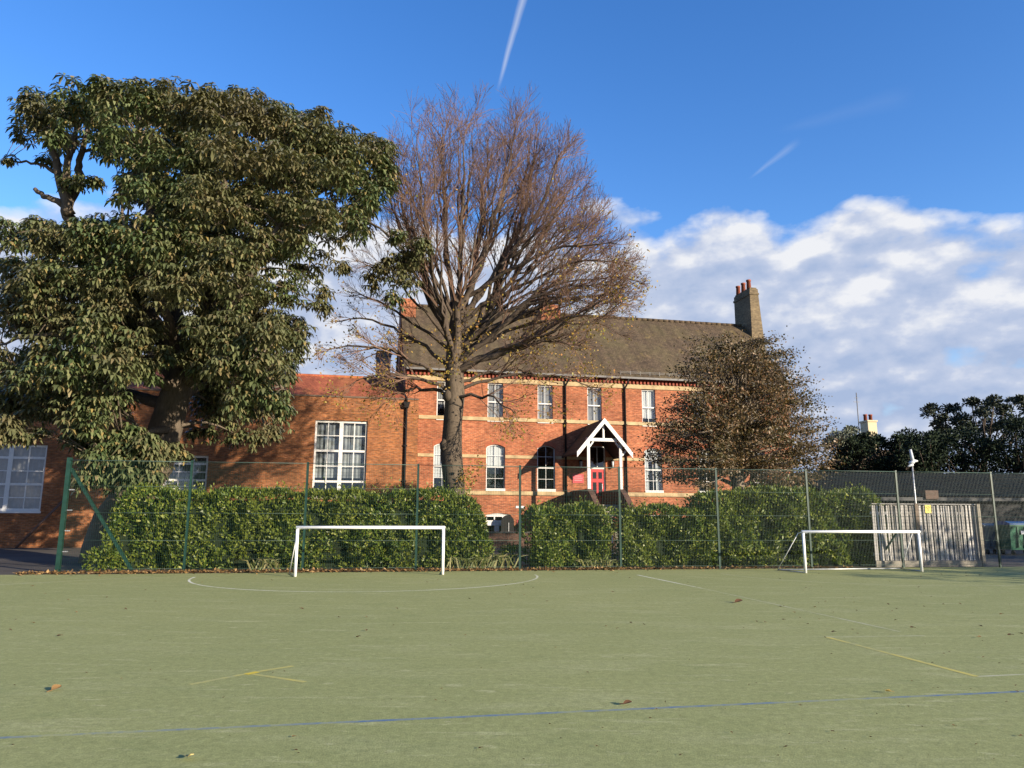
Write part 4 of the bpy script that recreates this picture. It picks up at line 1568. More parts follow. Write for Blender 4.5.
for (cx_, cy_, rp, den, *front) in CL:
    u_ = (cx_ - 190) / 230.0
    v_ = (cy_ - 265) / 210.0
    ext = 5.2 * math.sqrt(max(.06, 1 - u_ * u_ - .55 * v_ * v_))
    small = rp < 16
    offs = [0.0] if small else ([-ext * .85, -ext * .25, ext * .4, ext * .9] if ext > 3.5 else [-ext * .7, ext * .3])
    low_skirt = cy_ > 425
    for oi, o_ in enumerate(offs):
        Yc = Y0 + o_ + random.uniform(-.5, .5)
        if low_skirt:
            Yc = Y0 - 2.6 + random.uniform(-.4, .6) if cx_ < 190 else Y0 + 2 + random.uniform(-.5, .8)
            if oi > 1:
                continue
        if small and not low_skirt:
            Yc = Y0 - .8 + random.uniform(-.3, .3) if cx_ < 60 else Y0 - 1.2 + random.uniform(-.5, .5)
        if 140 < cx_ < 215 and 355 < cy_ < 440 and Yc < Y0 + .8:
            Yc = Y0 + 2.2
        if front:
            Yc = Y0 + front[0]
        C = at(cx_ + random.uniform(-5, 5), cy_ + random.uniform(-4, 4), Yc)
        rm = rp / FPX * Yc * random.uniform(.84, 1.04)
        # sub-sprays make the outline uneven
        ns = max(3, int(15 * den * (rm / 1.0) ** 1.4))
        sp, sd = clump_cloud(C, rm * .80, ns, 1.05, 0.0, (.4, 1))
        for q_ in range(ns):
            nn = int(random.uniform(7, 12) * den * (1.5 if low_skirt else 1))
            P_, d_ = clump_cloud(sp[q_], random.uniform(.36, .54) * min(1, rm / .8), nn, .85, .3, (.3, 1))
            VV.append(palmate(P_, d_, random.uniform(.24, .37)))
        # branch from nearest limb
        dist = np.linalg.norm(LPA - np.array(C), axis=1) + np.where(LPA[:, 2] > C.z + .3, 1.5, 0)
        kk = int(dist.argmin())
        p0 = lp[kk][0]
        if (C - p0).length > .4:
            mid = (p0 + C) / 2 + Vector((0, 0, .18 * (C - p0).length)) + jit(.15)
            r0 = min(.09 if rp >= 12 else .035, lp[kk][1] * .6)
            if rp < 12.5:
                bp_ = np.array([tuple(q_) for q_ in bez(p0, p0.lerp(mid, .6), mid, Vector(C), 9)[2:]])
                bp_ = np.repeat(bp_, 7, 0) + RNG.normal(0, .17, (len(bp_) * 7, 3)) - np.array([0, 0, .12])
                VV.append(palmate(bp_, rand_dir(len(bp_)), .24))
            tw.tube(bez(p0, p0.lerp(mid, .6), mid, Vector(C), 5), [r0, r0 * .9, r0 * .75, r0 * .6, r0 * .45, .018], 6)
        for q_ in range(0, ns, 3):
            tw.tube([C, Vector(sp[q_])], [.02, .008], 4, cap=False)
VV = np.concatenate(VV)
tw.build('trunk', M['bark_chestnut'], chest)
leaflet_mesh('crown', VV, M['leaf_chestnut'], chest)
print('chestnut leaflets', len(VV))

# ------------------------------------------------------------------ bare lime tree
LY = 27.0
lime = empty('bare_tree', (0, 0, 0), label='tall nearly leafless tree with fan of fine red-brown twigs and a few yellow leaves', cat='tree')
tk, br2 = MB(), MB()
lr = at(456, 560, LY)
tk.tube([Vector((lr.x, LY, -.1)), Vector((lr.x, LY, .25)), at(455, 490, LY), at(451, 455, LY), at(453, 425, LY), at(455, 395, LY), at(454, 365, LY), at(455, 335, LY), at(458, 300, LY)], [.66, .46, .39, .40, .34, .36, .33, .26, .17], 16, wob=.09)
# burrs on the trunk
for px_, py_, r_ in ((445, 446, .2), (449, 396, .22)):
    c_ = at(px_, py_, LY - .15)
    tk.tube([c_ + Vector((0, 0, -.3)), c_ + Vector((0, 0, -.1)), c_ + Vector((0, 0, .1)), c_ + Vector((0, 0, .3))], [.05, r_, r_, .05], 9, wob=.1)
ends_up = [(393, 125), (402, 108), (414, 100), (427, 95), (440, 92), (453, 91), (466, 92), (479, 93), (492, 92), (505, 93), (518, 96), (530, 101), (542, 106), (553, 113), (563, 122), (573, 133), (582, 146), (590, 160), (596, 176), (600, 194), (606, 208), (613, 222), (620, 236)]
ends_side = [(622, 245, 308), (641, 266, 325), (612, 285, 350), (640, 300, 356), (642, 282, 340), (630, 305, 352), (610, 330, 360), (585, 352, 372), (560, 385, 385),
             (388, 150, 320), (384, 185, 330), (376, 225, 345), (362, 262, 350), (344, 295, 360), (330, 322, 370), (326, 350, 385), (350, 385, 392), (390, 400, 398), (520, 420, 398), (600, 395, 392)]
prof = []
for py_, xl_, xr_ in ((90, 440, 490), (99, 408, 530), (110, 393, 556), (130, 387, 575), (160, 382, 592), (200, 376, 604), (230, 364, 622), (260, 350, 642), (290, 338, 648), (330, 322, 638), (360, 320, 628), (400, 335, 610), (445, 390, 560)):
    a_, c_ = at(xl_, py_, LY), at(xr_, py_, LY)
    prof.append((a_.z, a_.x, c_.x))
prof.sort()
PZ, PXL, PXR = (np.array([q_[i_] for q_ in prof]) for i_ in range(3))


def in_crown(p):
    """inside the rounded outline of the bare crown"""
    if p.z > PZ[-1] or p.z < PZ[0]:
        return False
    dy = (p.y - LY) / 4.6
    sh = p.z + 1.2 * dy * dy
    if sh > PZ[-1]:
        return False
    xl, xr = np.interp(sh, PZ, PXL), np.interp(sh, PZ, PXR)
    xn = (p.x - (xl + xr) / 2) / ((xr - xl) / 2)
    return xn * xn + .75 * dy * dy < 1 + random.uniform(-.05, .08)


tips = []


def side_branches(path, rad0, lvl, count, length, upb):
    n = len(path)
    for c_ in range(count):
        t = random.uniform(.22 if lvl == 1 else .1, 1.0) ** (.8)
        i = min(n - 2, int(t * (n - 1)))
        p = path[i].lerp(path[i + 1], t * (n - 1) - i)
        tan = (path[i + 1] - path[i]).normalized()
        side = tan.cross(jit(1)).normalized()
        an = random.uniform(.30, .75)
        d = (tan * math.cos(an) + side * math.sin(an) + Vector((0, 0, upb))).normalized()
        L = length * random.uniform(.55, 1.15) * (1.15 - .45 * t)
        r = max(.0055, rad0 * (1 - .65 * t) * .5)
        pts = [p]
        for s in range(4 if lvl < 3 else 2):
            d = (d + jit(.13) + Vector((0, 0, upb * .35))).normalized()
            nx = pts[-1] + d * (L / (4 if lvl < 3 else 2))
            if not in_crown(nx):
                break
            pts.append(nx)
        if len(pts) < 2:
            continue
        m_ = len(pts)
        br2.tube(pts, [r + (.0045 - r) * k_ / (m_ - 1) for k_ in range(m_)], 4 if lvl < 3 else 3, cap=False)
        tips.append((pts[-1], pts[-2]))
        if lvl == 1:
            side_branches(pts, r, 2, random.randint(5, 7), length * .52, upb)
        elif lvl == 2:
            side_branches(pts, r, 3, random.randint(2, 4), length * .62, upb * .8)


prim = []


def up_limb(ex, ey, Ye, start, t0dir, r0, nside):
    E = at(ex, ey, Ye)
    lat = E - start
    lat.z = 0
    H = E.z - start.z
    if t0dir is None:
        P1 = start + lat * random.uniform(.30, .42) + Vector((0, 0, H * .26))
    else:
        P1 = start + t0dir * (H * .3) + lat * .12
    P2 = start + lat * random.uniform(.70, .92) + Vector((0, 0, H * .62))
    path = bez(start, P1, P2, E, 14)
    path = [path[0]] + [q_ + jit(.09) for q_ in path[1:]]
    br2.tube(path, [r0 * (1 - k_ / 14) ** .85 + .009 for k_ in range(15)], 7, cap=False, mi=1)
    side_branches(path, r0, 1, nside, 2.0, .10)
    return path


for i in range(0, len(ends_up), 2):
    ex, ey = ends_up[i]
    Ye = LY + (-1) ** (i // 2) * random.uniform(.3, 2.4)
    p0_ = at(455 + random.uniform(-3, 3), random.uniform(318, 386), LY)
    r0 = random.uniform(.11, .16)
    path = up_limb(455 + (ex - 455) * .96, ey + 22 + abs(Ye - LY) * 12, Ye, p0_, None, r0, 15)
    prim.append((path, r0, ex))
for i, (ex, ey) in enumerate(ends_up):
    for rep in range(2):
        cand = sorted(prim, key=lambda q_: abs(q_[2] - ex) + random.uniform(0, 30))
        path, r0, _ = cand[0]
        t = random.randint(2, 7)
        Ye = path[-1].y + random.uniform(-1.6, 1.6)
        tan = (path[t + 1] - path[t]).normalized()
        up_limb(455 + (ex - 455) * .97 + random.uniform(-9, 9), ey + 20 + rep * random.uniform(15, 70) + abs(Ye - LY) * 10, Ye, path[t], tan, r0 * .55 * (1 - t / 14), 11)
for i, (ex, ey, sy) in enumerate(ends_side):
    Ye = LY + random.uniform(-2.6, 1.6)
    E = at(ex, ey, Ye)
    P0 = at(455, sy, LY)
    lat = (E - P0)
    up_ = max(.5, abs(lat.x) * .16)
    P1 = P0 + lat * .3 + Vector((0, 0, up_ * .9))
    P2 = P0 + lat * .7 + Vector((0, 0, up_ * 1.3))
    path = bez(P0, P1, P2, E, 12)
    path = [path[0]] + [q + jit(.09) for q in path[1:]]
    r0 = random.uniform(.05, .09)
    br2.tube(path, [r0 * (1 - k_ / 12) ** .9 + .010 for k_ in range(13)], 6, cap=False, mi=1)
    side_branches(path, r0, 1, 12 if ex > 455 else 14, 1.6, .10 if ey > 250 else .25)
lt = tk.build('trunk', M['bark_lime'], lime)
br2.build('branches', [M['twig'], mat_bark('limb_bark', (0.05, 0.038, 0.03), (0.12, 0.09, 0.068), 6)], lime)
# remaining yellow leaves: mostly low in the crown
T_ = np.array([tuple(t[0]) for t in tips])
zlo, zhi = at(455, 400, LY).z, at(455, 180, LY).z
pr_ = np.clip(1 - (T_[:, 2] - zlo) / (zhi - zlo), 0.015, 1) ** 2.0
sel = RNG.random(len(T_)) < pr_ * .6
P_ = np.repeat(T_[sel], 2, 0) + RNG.normal(0, .12, (sel.sum() * 2, 3))
# a thicker cluster of leaves round the fork and shoots at the trunk foot
ex_ = []
for (px_, py_, Yc, n_, r_) in ((455, 350, LY - .9, 150, .8), (470, 320, LY - .8, 120, .8), (440, 375, LY - .8, 80, .6), (468, 478, LY - .5, 170, .4), (480, 465, LY - .5, 60, .3), (520, 345, LY - 1, 60, .9), (560, 335, LY - 1, 100, 1.0), (400, 345, LY - .6, 70, .9), (590, 330, LY - 1, 60, .7)):
    c_ = np.array(at(px_, py_, Yc))
    ex_.append(c_ + RNG.normal(0, r_ * .55, (n_, 3)))
P_ = np.concatenate([P_] + ex_)
n_ = len(P_)
V = leaf_quads(P_, rand_dir(n_) + np.array([0, 0, -.5]), rand_dir(n_), RNG.uniform(.075, .12, n_), RNG.uniform(.055, .085, n_))
quads_mesh('crown', V, 4, M['leaf_yellow'], lime)
print('lime faces', len(br2.f), 'leaves', n_)

# ------------------------------------------------------------------ small brown tree
SY = 27.5
small = empty('small_tree', (0, 0, 0), label='small broad tree with thinning brown and olive leaves, right of the porch', cat='tree')
tk = MB()
r0 = at(740, 560, SY)
fork = at(739, 462, SY)
tk.tube([Vector((r0.x, SY, -.1)), at(738, 500, SY), fork, at(740, 430, SY), at(742, 380, SY), at(735, 345, SY)], [.3, .24, .2, .14, .09, .03], 10, wob=.05)
env = [(334, 704, 758), (346, 690, 774), (362, 684, 792), (385, 680, 806), (405, 666, 812), (425, 658, 822), (445, 648, 830), (462, 648, 832), (480, 660, 822), (488, 690, 800)]
VV = []
cnt = 0
SPR = 430
while cnt < SPR:
    y = random.uniform(336, 486)
    for j in range(len(env) - 1):
        if env[j][0] <= y <= env[j + 1][0]:
            t = (y - env[j][0]) / (env[j + 1][0] - env[j][0])
            xa = env[j][1] + (env[j + 1][1] - env[j][1]) * t
            xb = env[j][2] + (env[j + 1][2] - env[j][2]) * t
    cxm, hw = (xa + xb) / 2, (xb - xa) / 2
    if random.random() > (hw / 92) ** 1.3 + .12:
        continue
    f_ = random.uniform(-1, 1)
    th_ = random.uniform(-1, 1)
    if f_ * f_ + th_ * th_ > 1 or (f_ * f_ + th_ * th_ < .12 and random.random() < .6):
        continue
    if y > 470 and abs(f_) < .35:
        continue
    Yc = SY + th_ * hw / 27 * .85
    C = at(cxm + f_ * hw * .96, y, Yc)
    ct = Vector(((C.x - fork.x), (C.y - fork.y), 0))
    dirv = ct.normalized() if ct.length > .1 else jit(1).normalized()
    n_ = random.randint(85, 140)
    a_ = RNG.normal(0, .42, n_)
    c2 = RNG.normal(0, .2, n_)
    h_ = RNG.normal(0, .085, n_)
    sdv = Vector((-dirv.y, dirv.x, 0))
    tilt = random.uniform(-.1, .28)
    P_ = np.array(C) + np.outer(a_, np.array(dirv) + np.array([0, 0, tilt])) + np.outer(c2, np.array(sdv)) + np.outer(h_, [0, 0, 1])
    nr = unit(rand_dir(n_) + np.array([.3, -.5, .9]))
    V = leaf_quads(P_, rand_dir(n_) * .9 + np.array(dirv) * .5 + np.array([0, 0, -.25]), nr, RNG.uniform(.07, .125, n_), RNG.uniform(.05, .08, n_))
    VV.append(V)
    s_ = fork + Vector((0, 0, random.uniform(-.3, max(.1, min(4.0, (C.z - fork.z) * .75)))))
    if s_.z > C.z:
        s_.z = fork.z - .2
    s_.x += (s_.z - fork.z) * .01
    md = s_.lerp(C, .55) + Vector((0, 0, -.05 * ct.length)) + jit(.15)
    tk.tube(bez(s_, s_.lerp(md, .6), md, C + dirv * .2, 5), [.035, .03, .024, .017, .011, .005], 4, cap=False)
    for q_ in range(4):
        tk.tube([C - dirv * random.uniform(0, .3), C + dirv * random.uniform(.2, .6) + jit(.22)], [.007, .004], 3, cap=False)
    cnt += 1
for (ex, ey) in ((690, 478), (712, 455), (775, 452), (800, 470), (760, 440), (725, 440)):
    E = at(ex, ey, SY + random.uniform(-1, 1))
    b0 = at(739, random.uniform(470, 492), SY)
    tk.tube(bez(b0, b0.lerp(E, .4) + Vector((0, 0, .3)), b0.lerp(E, .7) + Vector((0, 0, .3)), E, 6), [.09, .08, .07, .055, .04, .03, .015], 7)
tk.build('trunk', M['bark_small'], small)
V = np.concatenate(VV)
quads_mesh('crown', V, 4, M['leaf_brown'], small)

# ------------------------------------------------------------------ hedges


def hedge(name, s0, s1, d0, d1, h, label, seed, round_l=.5, round_r=.5, dens=420, hvar=.07, lsize=(.09, .15), h2=None):
    """laurel hedge: leaves over a lumpy rounded box, in the fence frame"""
    o = empty(name, (FO.x, FO.y, 0), FA, label=label, cat='hedge', group='laurel hedges behind the wire fence')
    rs = np.random.default_rng(seed)
    n = int(((s1 - s0) * (h + (d1 - d0)) * 1.6 + (d1 - d0) * h * 2) * dens)
    ph = rs.random(8) * 6

    def top(s):
        f = (s - s0) / (s1 - s0)
        hh = h + (0 if h2 is None else (h2 - h) * f)
        hh = hh + hvar * (np.sin(s * 1.3 + ph[0]) * .4 + np.sin(s * 3.1 + ph[1]) * .35 + np.sin(s * 7.7 + ph[2]) * .25)
        el = np.clip((s - s0) / max(round_l, .01), 0, 1)
        er = np.clip((s1 - s) / max(round_r, .01), 0, 1)
        return hh * (1 - .45 * (1 - np.sqrt(1 - (1 - el) ** 2)) - .45 * (1 - np.sqrt(1 - (1 - er) ** 2)))

    s = rs.uniform(s0, s1, n)
    which = rs.random(n)
    z = rs.random(n) ** .9 * top(s)
    d = np.where(which < .55, d0, np.where(which < .7, d1, rs.uniform(d0, d1, n)))
    z = np.where(which >= .7, top(s), z)
    ends = rs.random(n) < .10
    se = np.where(rs.random(n) < .5, s0, s1)
    s = np.where(ends, se, s)
    z = np.where(ends, rs.random(n) * top(np.clip(s, s0 + .3, s1 - .3)), z)
    d = np.where(ends, rs.uniform(d0, d1, n), d)
    nd = np.zeros((n, 3))
    nd[:, 1] = np.where((which < .55) & ~ends, -1, np.where((which < .7) & ~ends, 1, 0))
    nd[:, 2] = np.where((which >= .7) & ~ends, 1, .25)
    nd[:, 0] = np.where(ends, np.sign(se - (s0 + s1) / 2), 0)
    # lumps
    lump = .16 * np.sin(s * 2.3 + z * 1.7 + ph[3]) + .12 * np.sin(s * 5.1 - z * 3.3 + ph[4]) + .07 * np.sin(s * 9.5 + z * 8 + ph[5])
    inset = np.abs(rs.normal(0, .11, n)) - lump * np.where(nd[:, 2] > .5, .35, 1)
    rt_ = np.clip((z / np.maximum(top(s), .1) - .82) / .18, 0, 1)
    P = np.stack([s, d, z], 1) - unit(nd) * inset[:, None]
    P[:, 1] += np.where(nd[:, 1] < 0, rt_ ** 2 * .3, np.where(nd[:, 1] > 0, -rt_ ** 2 * .3, 0))
    P[:, 2] = np.maximum(P[:, 2], .03)
    D = unit(nd) * .55 + rs.normal(0, .55, (n, 3)) + np.array([0, 0, .35])
    Nn = unit(unit(nd) + rs.normal(0, .5, (n, 3)) + np.array([0, 0, .3]))
    L = rs.uniform(*lsize, n)
    V = leaf_quads(P, D, Nn, L, L * .42)
    # long shoots over the top
    ns = int((s1 - s0) * 14)
    ss = rs.uniform(s0 + .2, s1 - .2, ns)
    sh = []
    for i in range(ns):
        ht = abs(rs.normal(0, .13))
        c_ = np.array([ss[i], rs.uniform(d0 + .1, d1 - .1), top(ss[i])])
        m_ = 5
        pp = c_ + np.outer(np.linspace(0, 1, m_), [rs.normal(0, .08), rs.normal(0, .08), ht + .06])
        sh.append(leaf_quads(pp, rs.normal(0, .6, (m_, 3)) + np.array([0, 0, .8]), unit(rs.normal(0, 1, (m_, 3))), rs.uniform(.08, .13, m_), rs.uniform(.035, .055, m_)))
    V = np.concatenate([V] + sh)
    quads_mesh('foliage', V, 4, M['leaf_hedge'], o)
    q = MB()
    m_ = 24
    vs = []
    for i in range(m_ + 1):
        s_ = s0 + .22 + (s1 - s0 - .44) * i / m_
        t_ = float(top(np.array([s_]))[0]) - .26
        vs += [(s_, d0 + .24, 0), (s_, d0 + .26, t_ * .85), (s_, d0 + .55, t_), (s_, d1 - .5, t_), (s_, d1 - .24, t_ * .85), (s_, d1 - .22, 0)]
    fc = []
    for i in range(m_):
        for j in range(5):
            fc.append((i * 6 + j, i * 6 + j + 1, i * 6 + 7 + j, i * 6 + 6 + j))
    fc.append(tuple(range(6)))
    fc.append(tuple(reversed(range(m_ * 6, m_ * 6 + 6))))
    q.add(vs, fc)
    q.build('shade_hull', M['hedge_core'], o)  # solid hull, its dark colour standing in for shade between the leaves
    return o


HDp = .85


def HS(px):
    return on_plane(px, 540, FO, FA, HDp + .1)[0]


hz_l = on_plane(300, 487, FO, FA, HDp + .4)[1]
hz_m = on_plane(570, 501, FO, FA, HDp + .4)[1]
hz_r = on_plane(670, 502.5, FO, FA, HDp + .4)[1]
hz_t = on_plane(790, 489, FO, FA, HDp + .4)[1]
hedge('hedge', HS(106), HS(487), HDp, HDp + 1.5, hz_l - .14, 'long clipped laurel hedge behind the left goal, beneath the chestnut', 11, .7, 1.2)
hedge('hedge', HS(531), HS(610), HDp, HDp + 1.5, hz_m - .2, 'short rounded laurel hedge before the porch, between two gaps', 12, .25, .3)
hedge('hedge', HS(622), HS(712), HDp, HDp + 1.5, hz_r - .2, 'lower laurel hedge stretch right of the porch path', 13, .4, .2)
hedge('hedge', HS(706), HS(888), HDp, HDp + 1.6, hz_t - .1, 'taller shaggy laurel hedge below the brown tree, ending at the timber fence', 14, .3, .5, hvar=.13, lsize=(.10, .17))


# strappy plants by the fence foot
def tuft(px, py, lab, n=70, h=.7, spread=.5, Yoff=.55):
    s_ = on_plane(px, py, FO, FA, Yoff)[0]
    p = fl(s_, Yoff)
    a_ = RNG.random(n) * 6.28
    base = np.stack([RNG.normal(0, spread * .45, n), RNG.normal(0, .1, n), np.zeros(n)], 1)
    d = np.stack([np.cos(a_) * .5, np.sin(a_) * .5, np.ones(n)], 1)
    L = RNG.uniform(.5, 1, n) * h
    wd_ = RNG.uniform(.025, .045, n)
    d1 = unit(d)
    sd = unit(np.cross(d1, np.array([0, 1, .1])))
    mid = base + d1 * (L * .6)[:, None]
    d2 = unit(d1 * np.array([1.8, 1.8, .15]))
    tip = mid + d2 * (L * .45)[:, None]
    V = np.stack([base - sd * wd_[:, None] * .5, base + sd * wd_[:, None] * .5, mid + sd * wd_[:, None] * .5, mid - sd * wd_[:, None] * .5, tip + sd * .004, tip - sd * .004], 1)
    o = leaflet_mesh('strappy_plant', V, M['leaf_blade'], None, label=lab, cat='plant', group='strappy plants at the fence foot')
    o.location = p
    o.rotation_euler = (0, 0, FA)


tuft(266, 560, 'pale strappy plant tuft at hedge foot, left of the left goal', 60, .62, .4)
tuft(470, 562, 'strappy plant tuft beside the stay of the left goal', 90, .6, .5)
tuft(492, 560, 'strappy green tuft in the gap at the right end of the long hedge', 110, .75, .6, .9)
tuft(601, 562, 'small strappy tuft at the foot of the short hedge near the path', 50, .5, .5)


# leafy low plants in the foot of the chestnut and in the gap
def bushlet(px, py, Yoff, r, n, lab, mat='leaf_hedge', nm='low_shrub'):
    s_ = on_plane(px, py, FO, FA, Yoff)[0]
    P_, d_ = clump_cloud((0, 0, r * .7), r, n, .8, .3, (.3, 1))
    P_[:, 2] = np.maximum(P_[:, 2], .02)
    L = RNG.uniform(.08, .14, n)
    V = leaf_quads(P_, d_ + RNG.normal(0, .6, (n, 3)), unit(d_ + RNG.normal(0, .5, (n, 3))), L, L * .5)
    o = quads_mesh(nm, V, 4, M[mat], None, label=lab, cat='shrub', group='low shrubs at the hedge foot')
    o.location = fl(s_, Yoff)


bushlet(100, 560, .75, .42, 500, 'low leafy shrub at the chestnut foot inside the fence corner')
bushlet(512, 558, 1.9, .45, 500, 'low leafy shrub in the gap before the dark low wall')
bushlet(548, 560, .75, .35, 300, 'low shrub sprouting at the left foot of the short hedge')

# ------------------------------------------------------------------ leaf litter
n_ = 5200
s_ = RNG.uniform(-.8, 23.2, n_)
d_ = np.abs(RNG.normal(0, .30, n_))
edge = np.interp(s_, [-1, 5, 23], [-.62, -.42, -.02])
d_ = edge + d_ - .05 + np.where(RNG.random(n_) < .06, -RNG.random(n_) * .6, 0)
keep = RNG.random(n_) < np.interp(s_, [-1, 2, 14, 17, 20, 23.2], [1, 1, .9, .6, .35, .15])
s_, d_ = s_[keep], d_[keep]
n_ = len(s_)
P_ = np.stack([FO.x + FU.x * s_ + FN.x * d_, FO.y + FU.y * s_ + FN.y * d_, np.full(n_, .012) + RNG.random(n_) * .05], 1)
dd = rand_dir(n_); dd[:, 2] *= .35
nr = unit(rand_dir(n_) * .7 + np.array([0, 0, 1]))
L = RNG.uniform(.06, .12, n_)
quads_mesh('fallen_leaves', leaf_quads(P_, dd, nr, L, L * .6), 4, M['litter'], None, kind='stuff', label='brown and tan dry leaves drifted along the foot of the fence', cat='leaves')


def curled_leaf(mat, L):
    q = MB()
    n = 5
    vs, fc = [], []
    for i in range(n + 1):
        t = i / n
        wd_ = L * .34 * math.sin(math.pi * min(1, t * .92 + .06)) ** .8
        for j in (-1, 0, 1):
            vs.append(((t - .5) * L, j * wd_, .012 + abs(j) * wd_ * .7 + .25 * L * (t - .5) ** 2))
    for i in range(n):
        for j in range(2):
            fc.append((i * 3 + j, i * 3 + j + 1, i * 3 + 4 + j, i * 3 + 3 + j))
    q.add(vs, fc, 0, True)
    q.tube([(-.5 * L, 0, .02), (-.85 * L, .02, .015)], .004, 4)
    return q.build('fallen_leaf', M[mat])


protos = [curled_leaf('litter_dark', .075), curled_leaf('litter', .07), curled_leaf('litter_dark', .055)]
first = [True] * 3
GL = 'scattered dry leaves on the green pitch'
nb = 0
rs = random.Random(21)
while nb < 240:
    px_ = rs.uniform(-10, 1034)
    py_ = 572 + 190 * rs.random() ** 1.7
    if rs.random() > .25 + .75 * (px_ / 1024):
        continue
    if py_ < 580 and px_ < 600:
        continue
    p = ground(px_, py_)
    i = rs.choice((0, 0, 1, 2))
    o = protos[i] if first[i] else protos[i].copy()
    if not first[i]:
        COL.objects.link(o)
    first[i] = False
    sc = rs.uniform(.3, .95) * (0.38 if py_ > 640 else .8)
    o.scale = (sc, sc, sc)
    o.location = (p.x, p.y, .008)
    o.rotation_euler = (rs.uniform(-.3, .3), rs.uniform(-.3, .3), rs.uniform(0, 6.28))
    tag(o, 'small dry curled leaf lying loose on the green pitch', 'leaf', GL)
    nb += 1
for (px_, py_, mt, L, lab) in ((628, 706, 'litter_dark', .075, 'largest dark brown curled leaf standing on the blue line'), (888, 694, 'litter_pale', .06, 'pale tan leaf near the blue line on the right'),
                               (189, 760.5, 'litter_pale', .07, 'yellowish leaf close to the bottom edge at left'), (56, 691, 'litter', .10, 'tan leaf on the pitch far left of the yellow mark'),
                               (739, 603, 'litter_dark', .16, 'dark leaf by the faint white line right of centre')):
    o = curled_leaf(mt, L)
    p = ground(px_, py_)
    o.location = (p.x, p.y, .01)
    o.rotation_euler = (.3, -.2, rs.uniform(0, 6.28))
    tag(o, lab, 'leaf', GL)

# ------------------------------------------------------------------ right background
shed = empty('long_shed', (0, 0, 0), 0, label='long low shed with dark ribbed roof behind the bins and timber fence', cat='shed')
SHY = 40.0
p0, p1 = at(828, 500, SHY), at(1200, 500, SHY)
shed.location = (p0.x, SHY, 0)
shed.rotation_euler = (0, 0, R(3))
ze, zt = at(960, 497.5, SHY).z, at(960, 473, SHY + 4).z
W_ = 26
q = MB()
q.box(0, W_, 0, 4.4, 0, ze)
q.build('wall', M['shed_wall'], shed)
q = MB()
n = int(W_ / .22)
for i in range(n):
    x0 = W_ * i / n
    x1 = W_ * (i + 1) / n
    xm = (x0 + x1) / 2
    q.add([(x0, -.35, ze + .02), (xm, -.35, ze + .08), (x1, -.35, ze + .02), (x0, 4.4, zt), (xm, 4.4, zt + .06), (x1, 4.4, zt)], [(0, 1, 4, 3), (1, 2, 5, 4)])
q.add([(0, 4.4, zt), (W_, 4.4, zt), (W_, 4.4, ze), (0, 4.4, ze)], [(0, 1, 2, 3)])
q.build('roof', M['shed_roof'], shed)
q = MB()
q.box(0, W_, -.4, -.36, ze - .18, ze + .0)
q.build('fascia', mat_plain('pale_grey_fascia', (0.06, 0.06, 0.06), .7), shed)
q = MB()
bx = at(930, 500, SHY).x - p0.x
q.box(bx - .35, bx + .35, -.5, .4, ze - .1, ze + .36)
q.build('brick_pier', mat_plain('brown_brick_pier', (0.12, 0.08, 0.06), .9), shed)
# bins


def bin_(nm, px, py, Y, wd_, dp, h, body, lidm, lab, sign=False):
    p = at(px, py, Y)
    o = empty(nm, (p.x, p.y, 0), R(2), label=lab, cat='bin')
    q = MB()
    b0 = .22
    q.prism_x([(-dp / 2 + .08, b0), (dp / 2 - .08, b0), (dp / 2, h - .14), (-dp / 2, h - .14)], -wd_ / 2, wd_ / 2)
    q.box(-wd_ / 2 - .04, wd_ / 2 + .04, -dp / 2 - .04, dp / 2 + .04, h - .2, h - .13)
    for x in (-wd_ / 4, 0, wd_ / 4):
        q.box(x - .03, x + .03, -dp / 2 - .02, -dp / 2 + .1, b0 + .1, h - .2)
    q.build('body', M[body], o)
    q = MB()
    pr = [(-dp / 2 - .06, h - .13), (dp / 2 + .04, h - .13), (dp / 2 + .04, h - .06), (dp / 4, h + .03), (-dp / 4, h + .03), (-dp / 2 - .06, h - .06)]
    q.prism_x(pr, -wd_ / 2 - .05, wd_ / 2 + .05)
    q.build('lid', M[lidm], o)
    for x in (-wd_ / 2 + .15, wd_ / 2 - .15):
        for y in (-dp / 2 + .18, dp / 2 - .18):
            q = MB(); q.tube([(x - .03, y, .1), (x + .03, y, .1)], .1, 12); q.build('wheel', M['rubber'], o)
    if sign:
        q = MB(); q.prism([(-.2, .88), (.12, .93), (.14, 1.03), (-.22, 1.04)], -dp / 2 - .035, -dp / 2 - .022); q.build('sticker', M['white_plastic'], o)
    return o


bin_('wheelie_bin', 1018, 540, 33.5, 1.3, 1.0, 1.42, 'bin_green', 'bin_blue', 'large green wheeled bin with blue lid and white sticker', True)
bin_('wheelie_bin', 990, 540, 34.2, 1.0, .9, 1.32, 'bin_grey', 'bin_grey', 'grey wheeled bin beside the large green one, behind the timber fence')

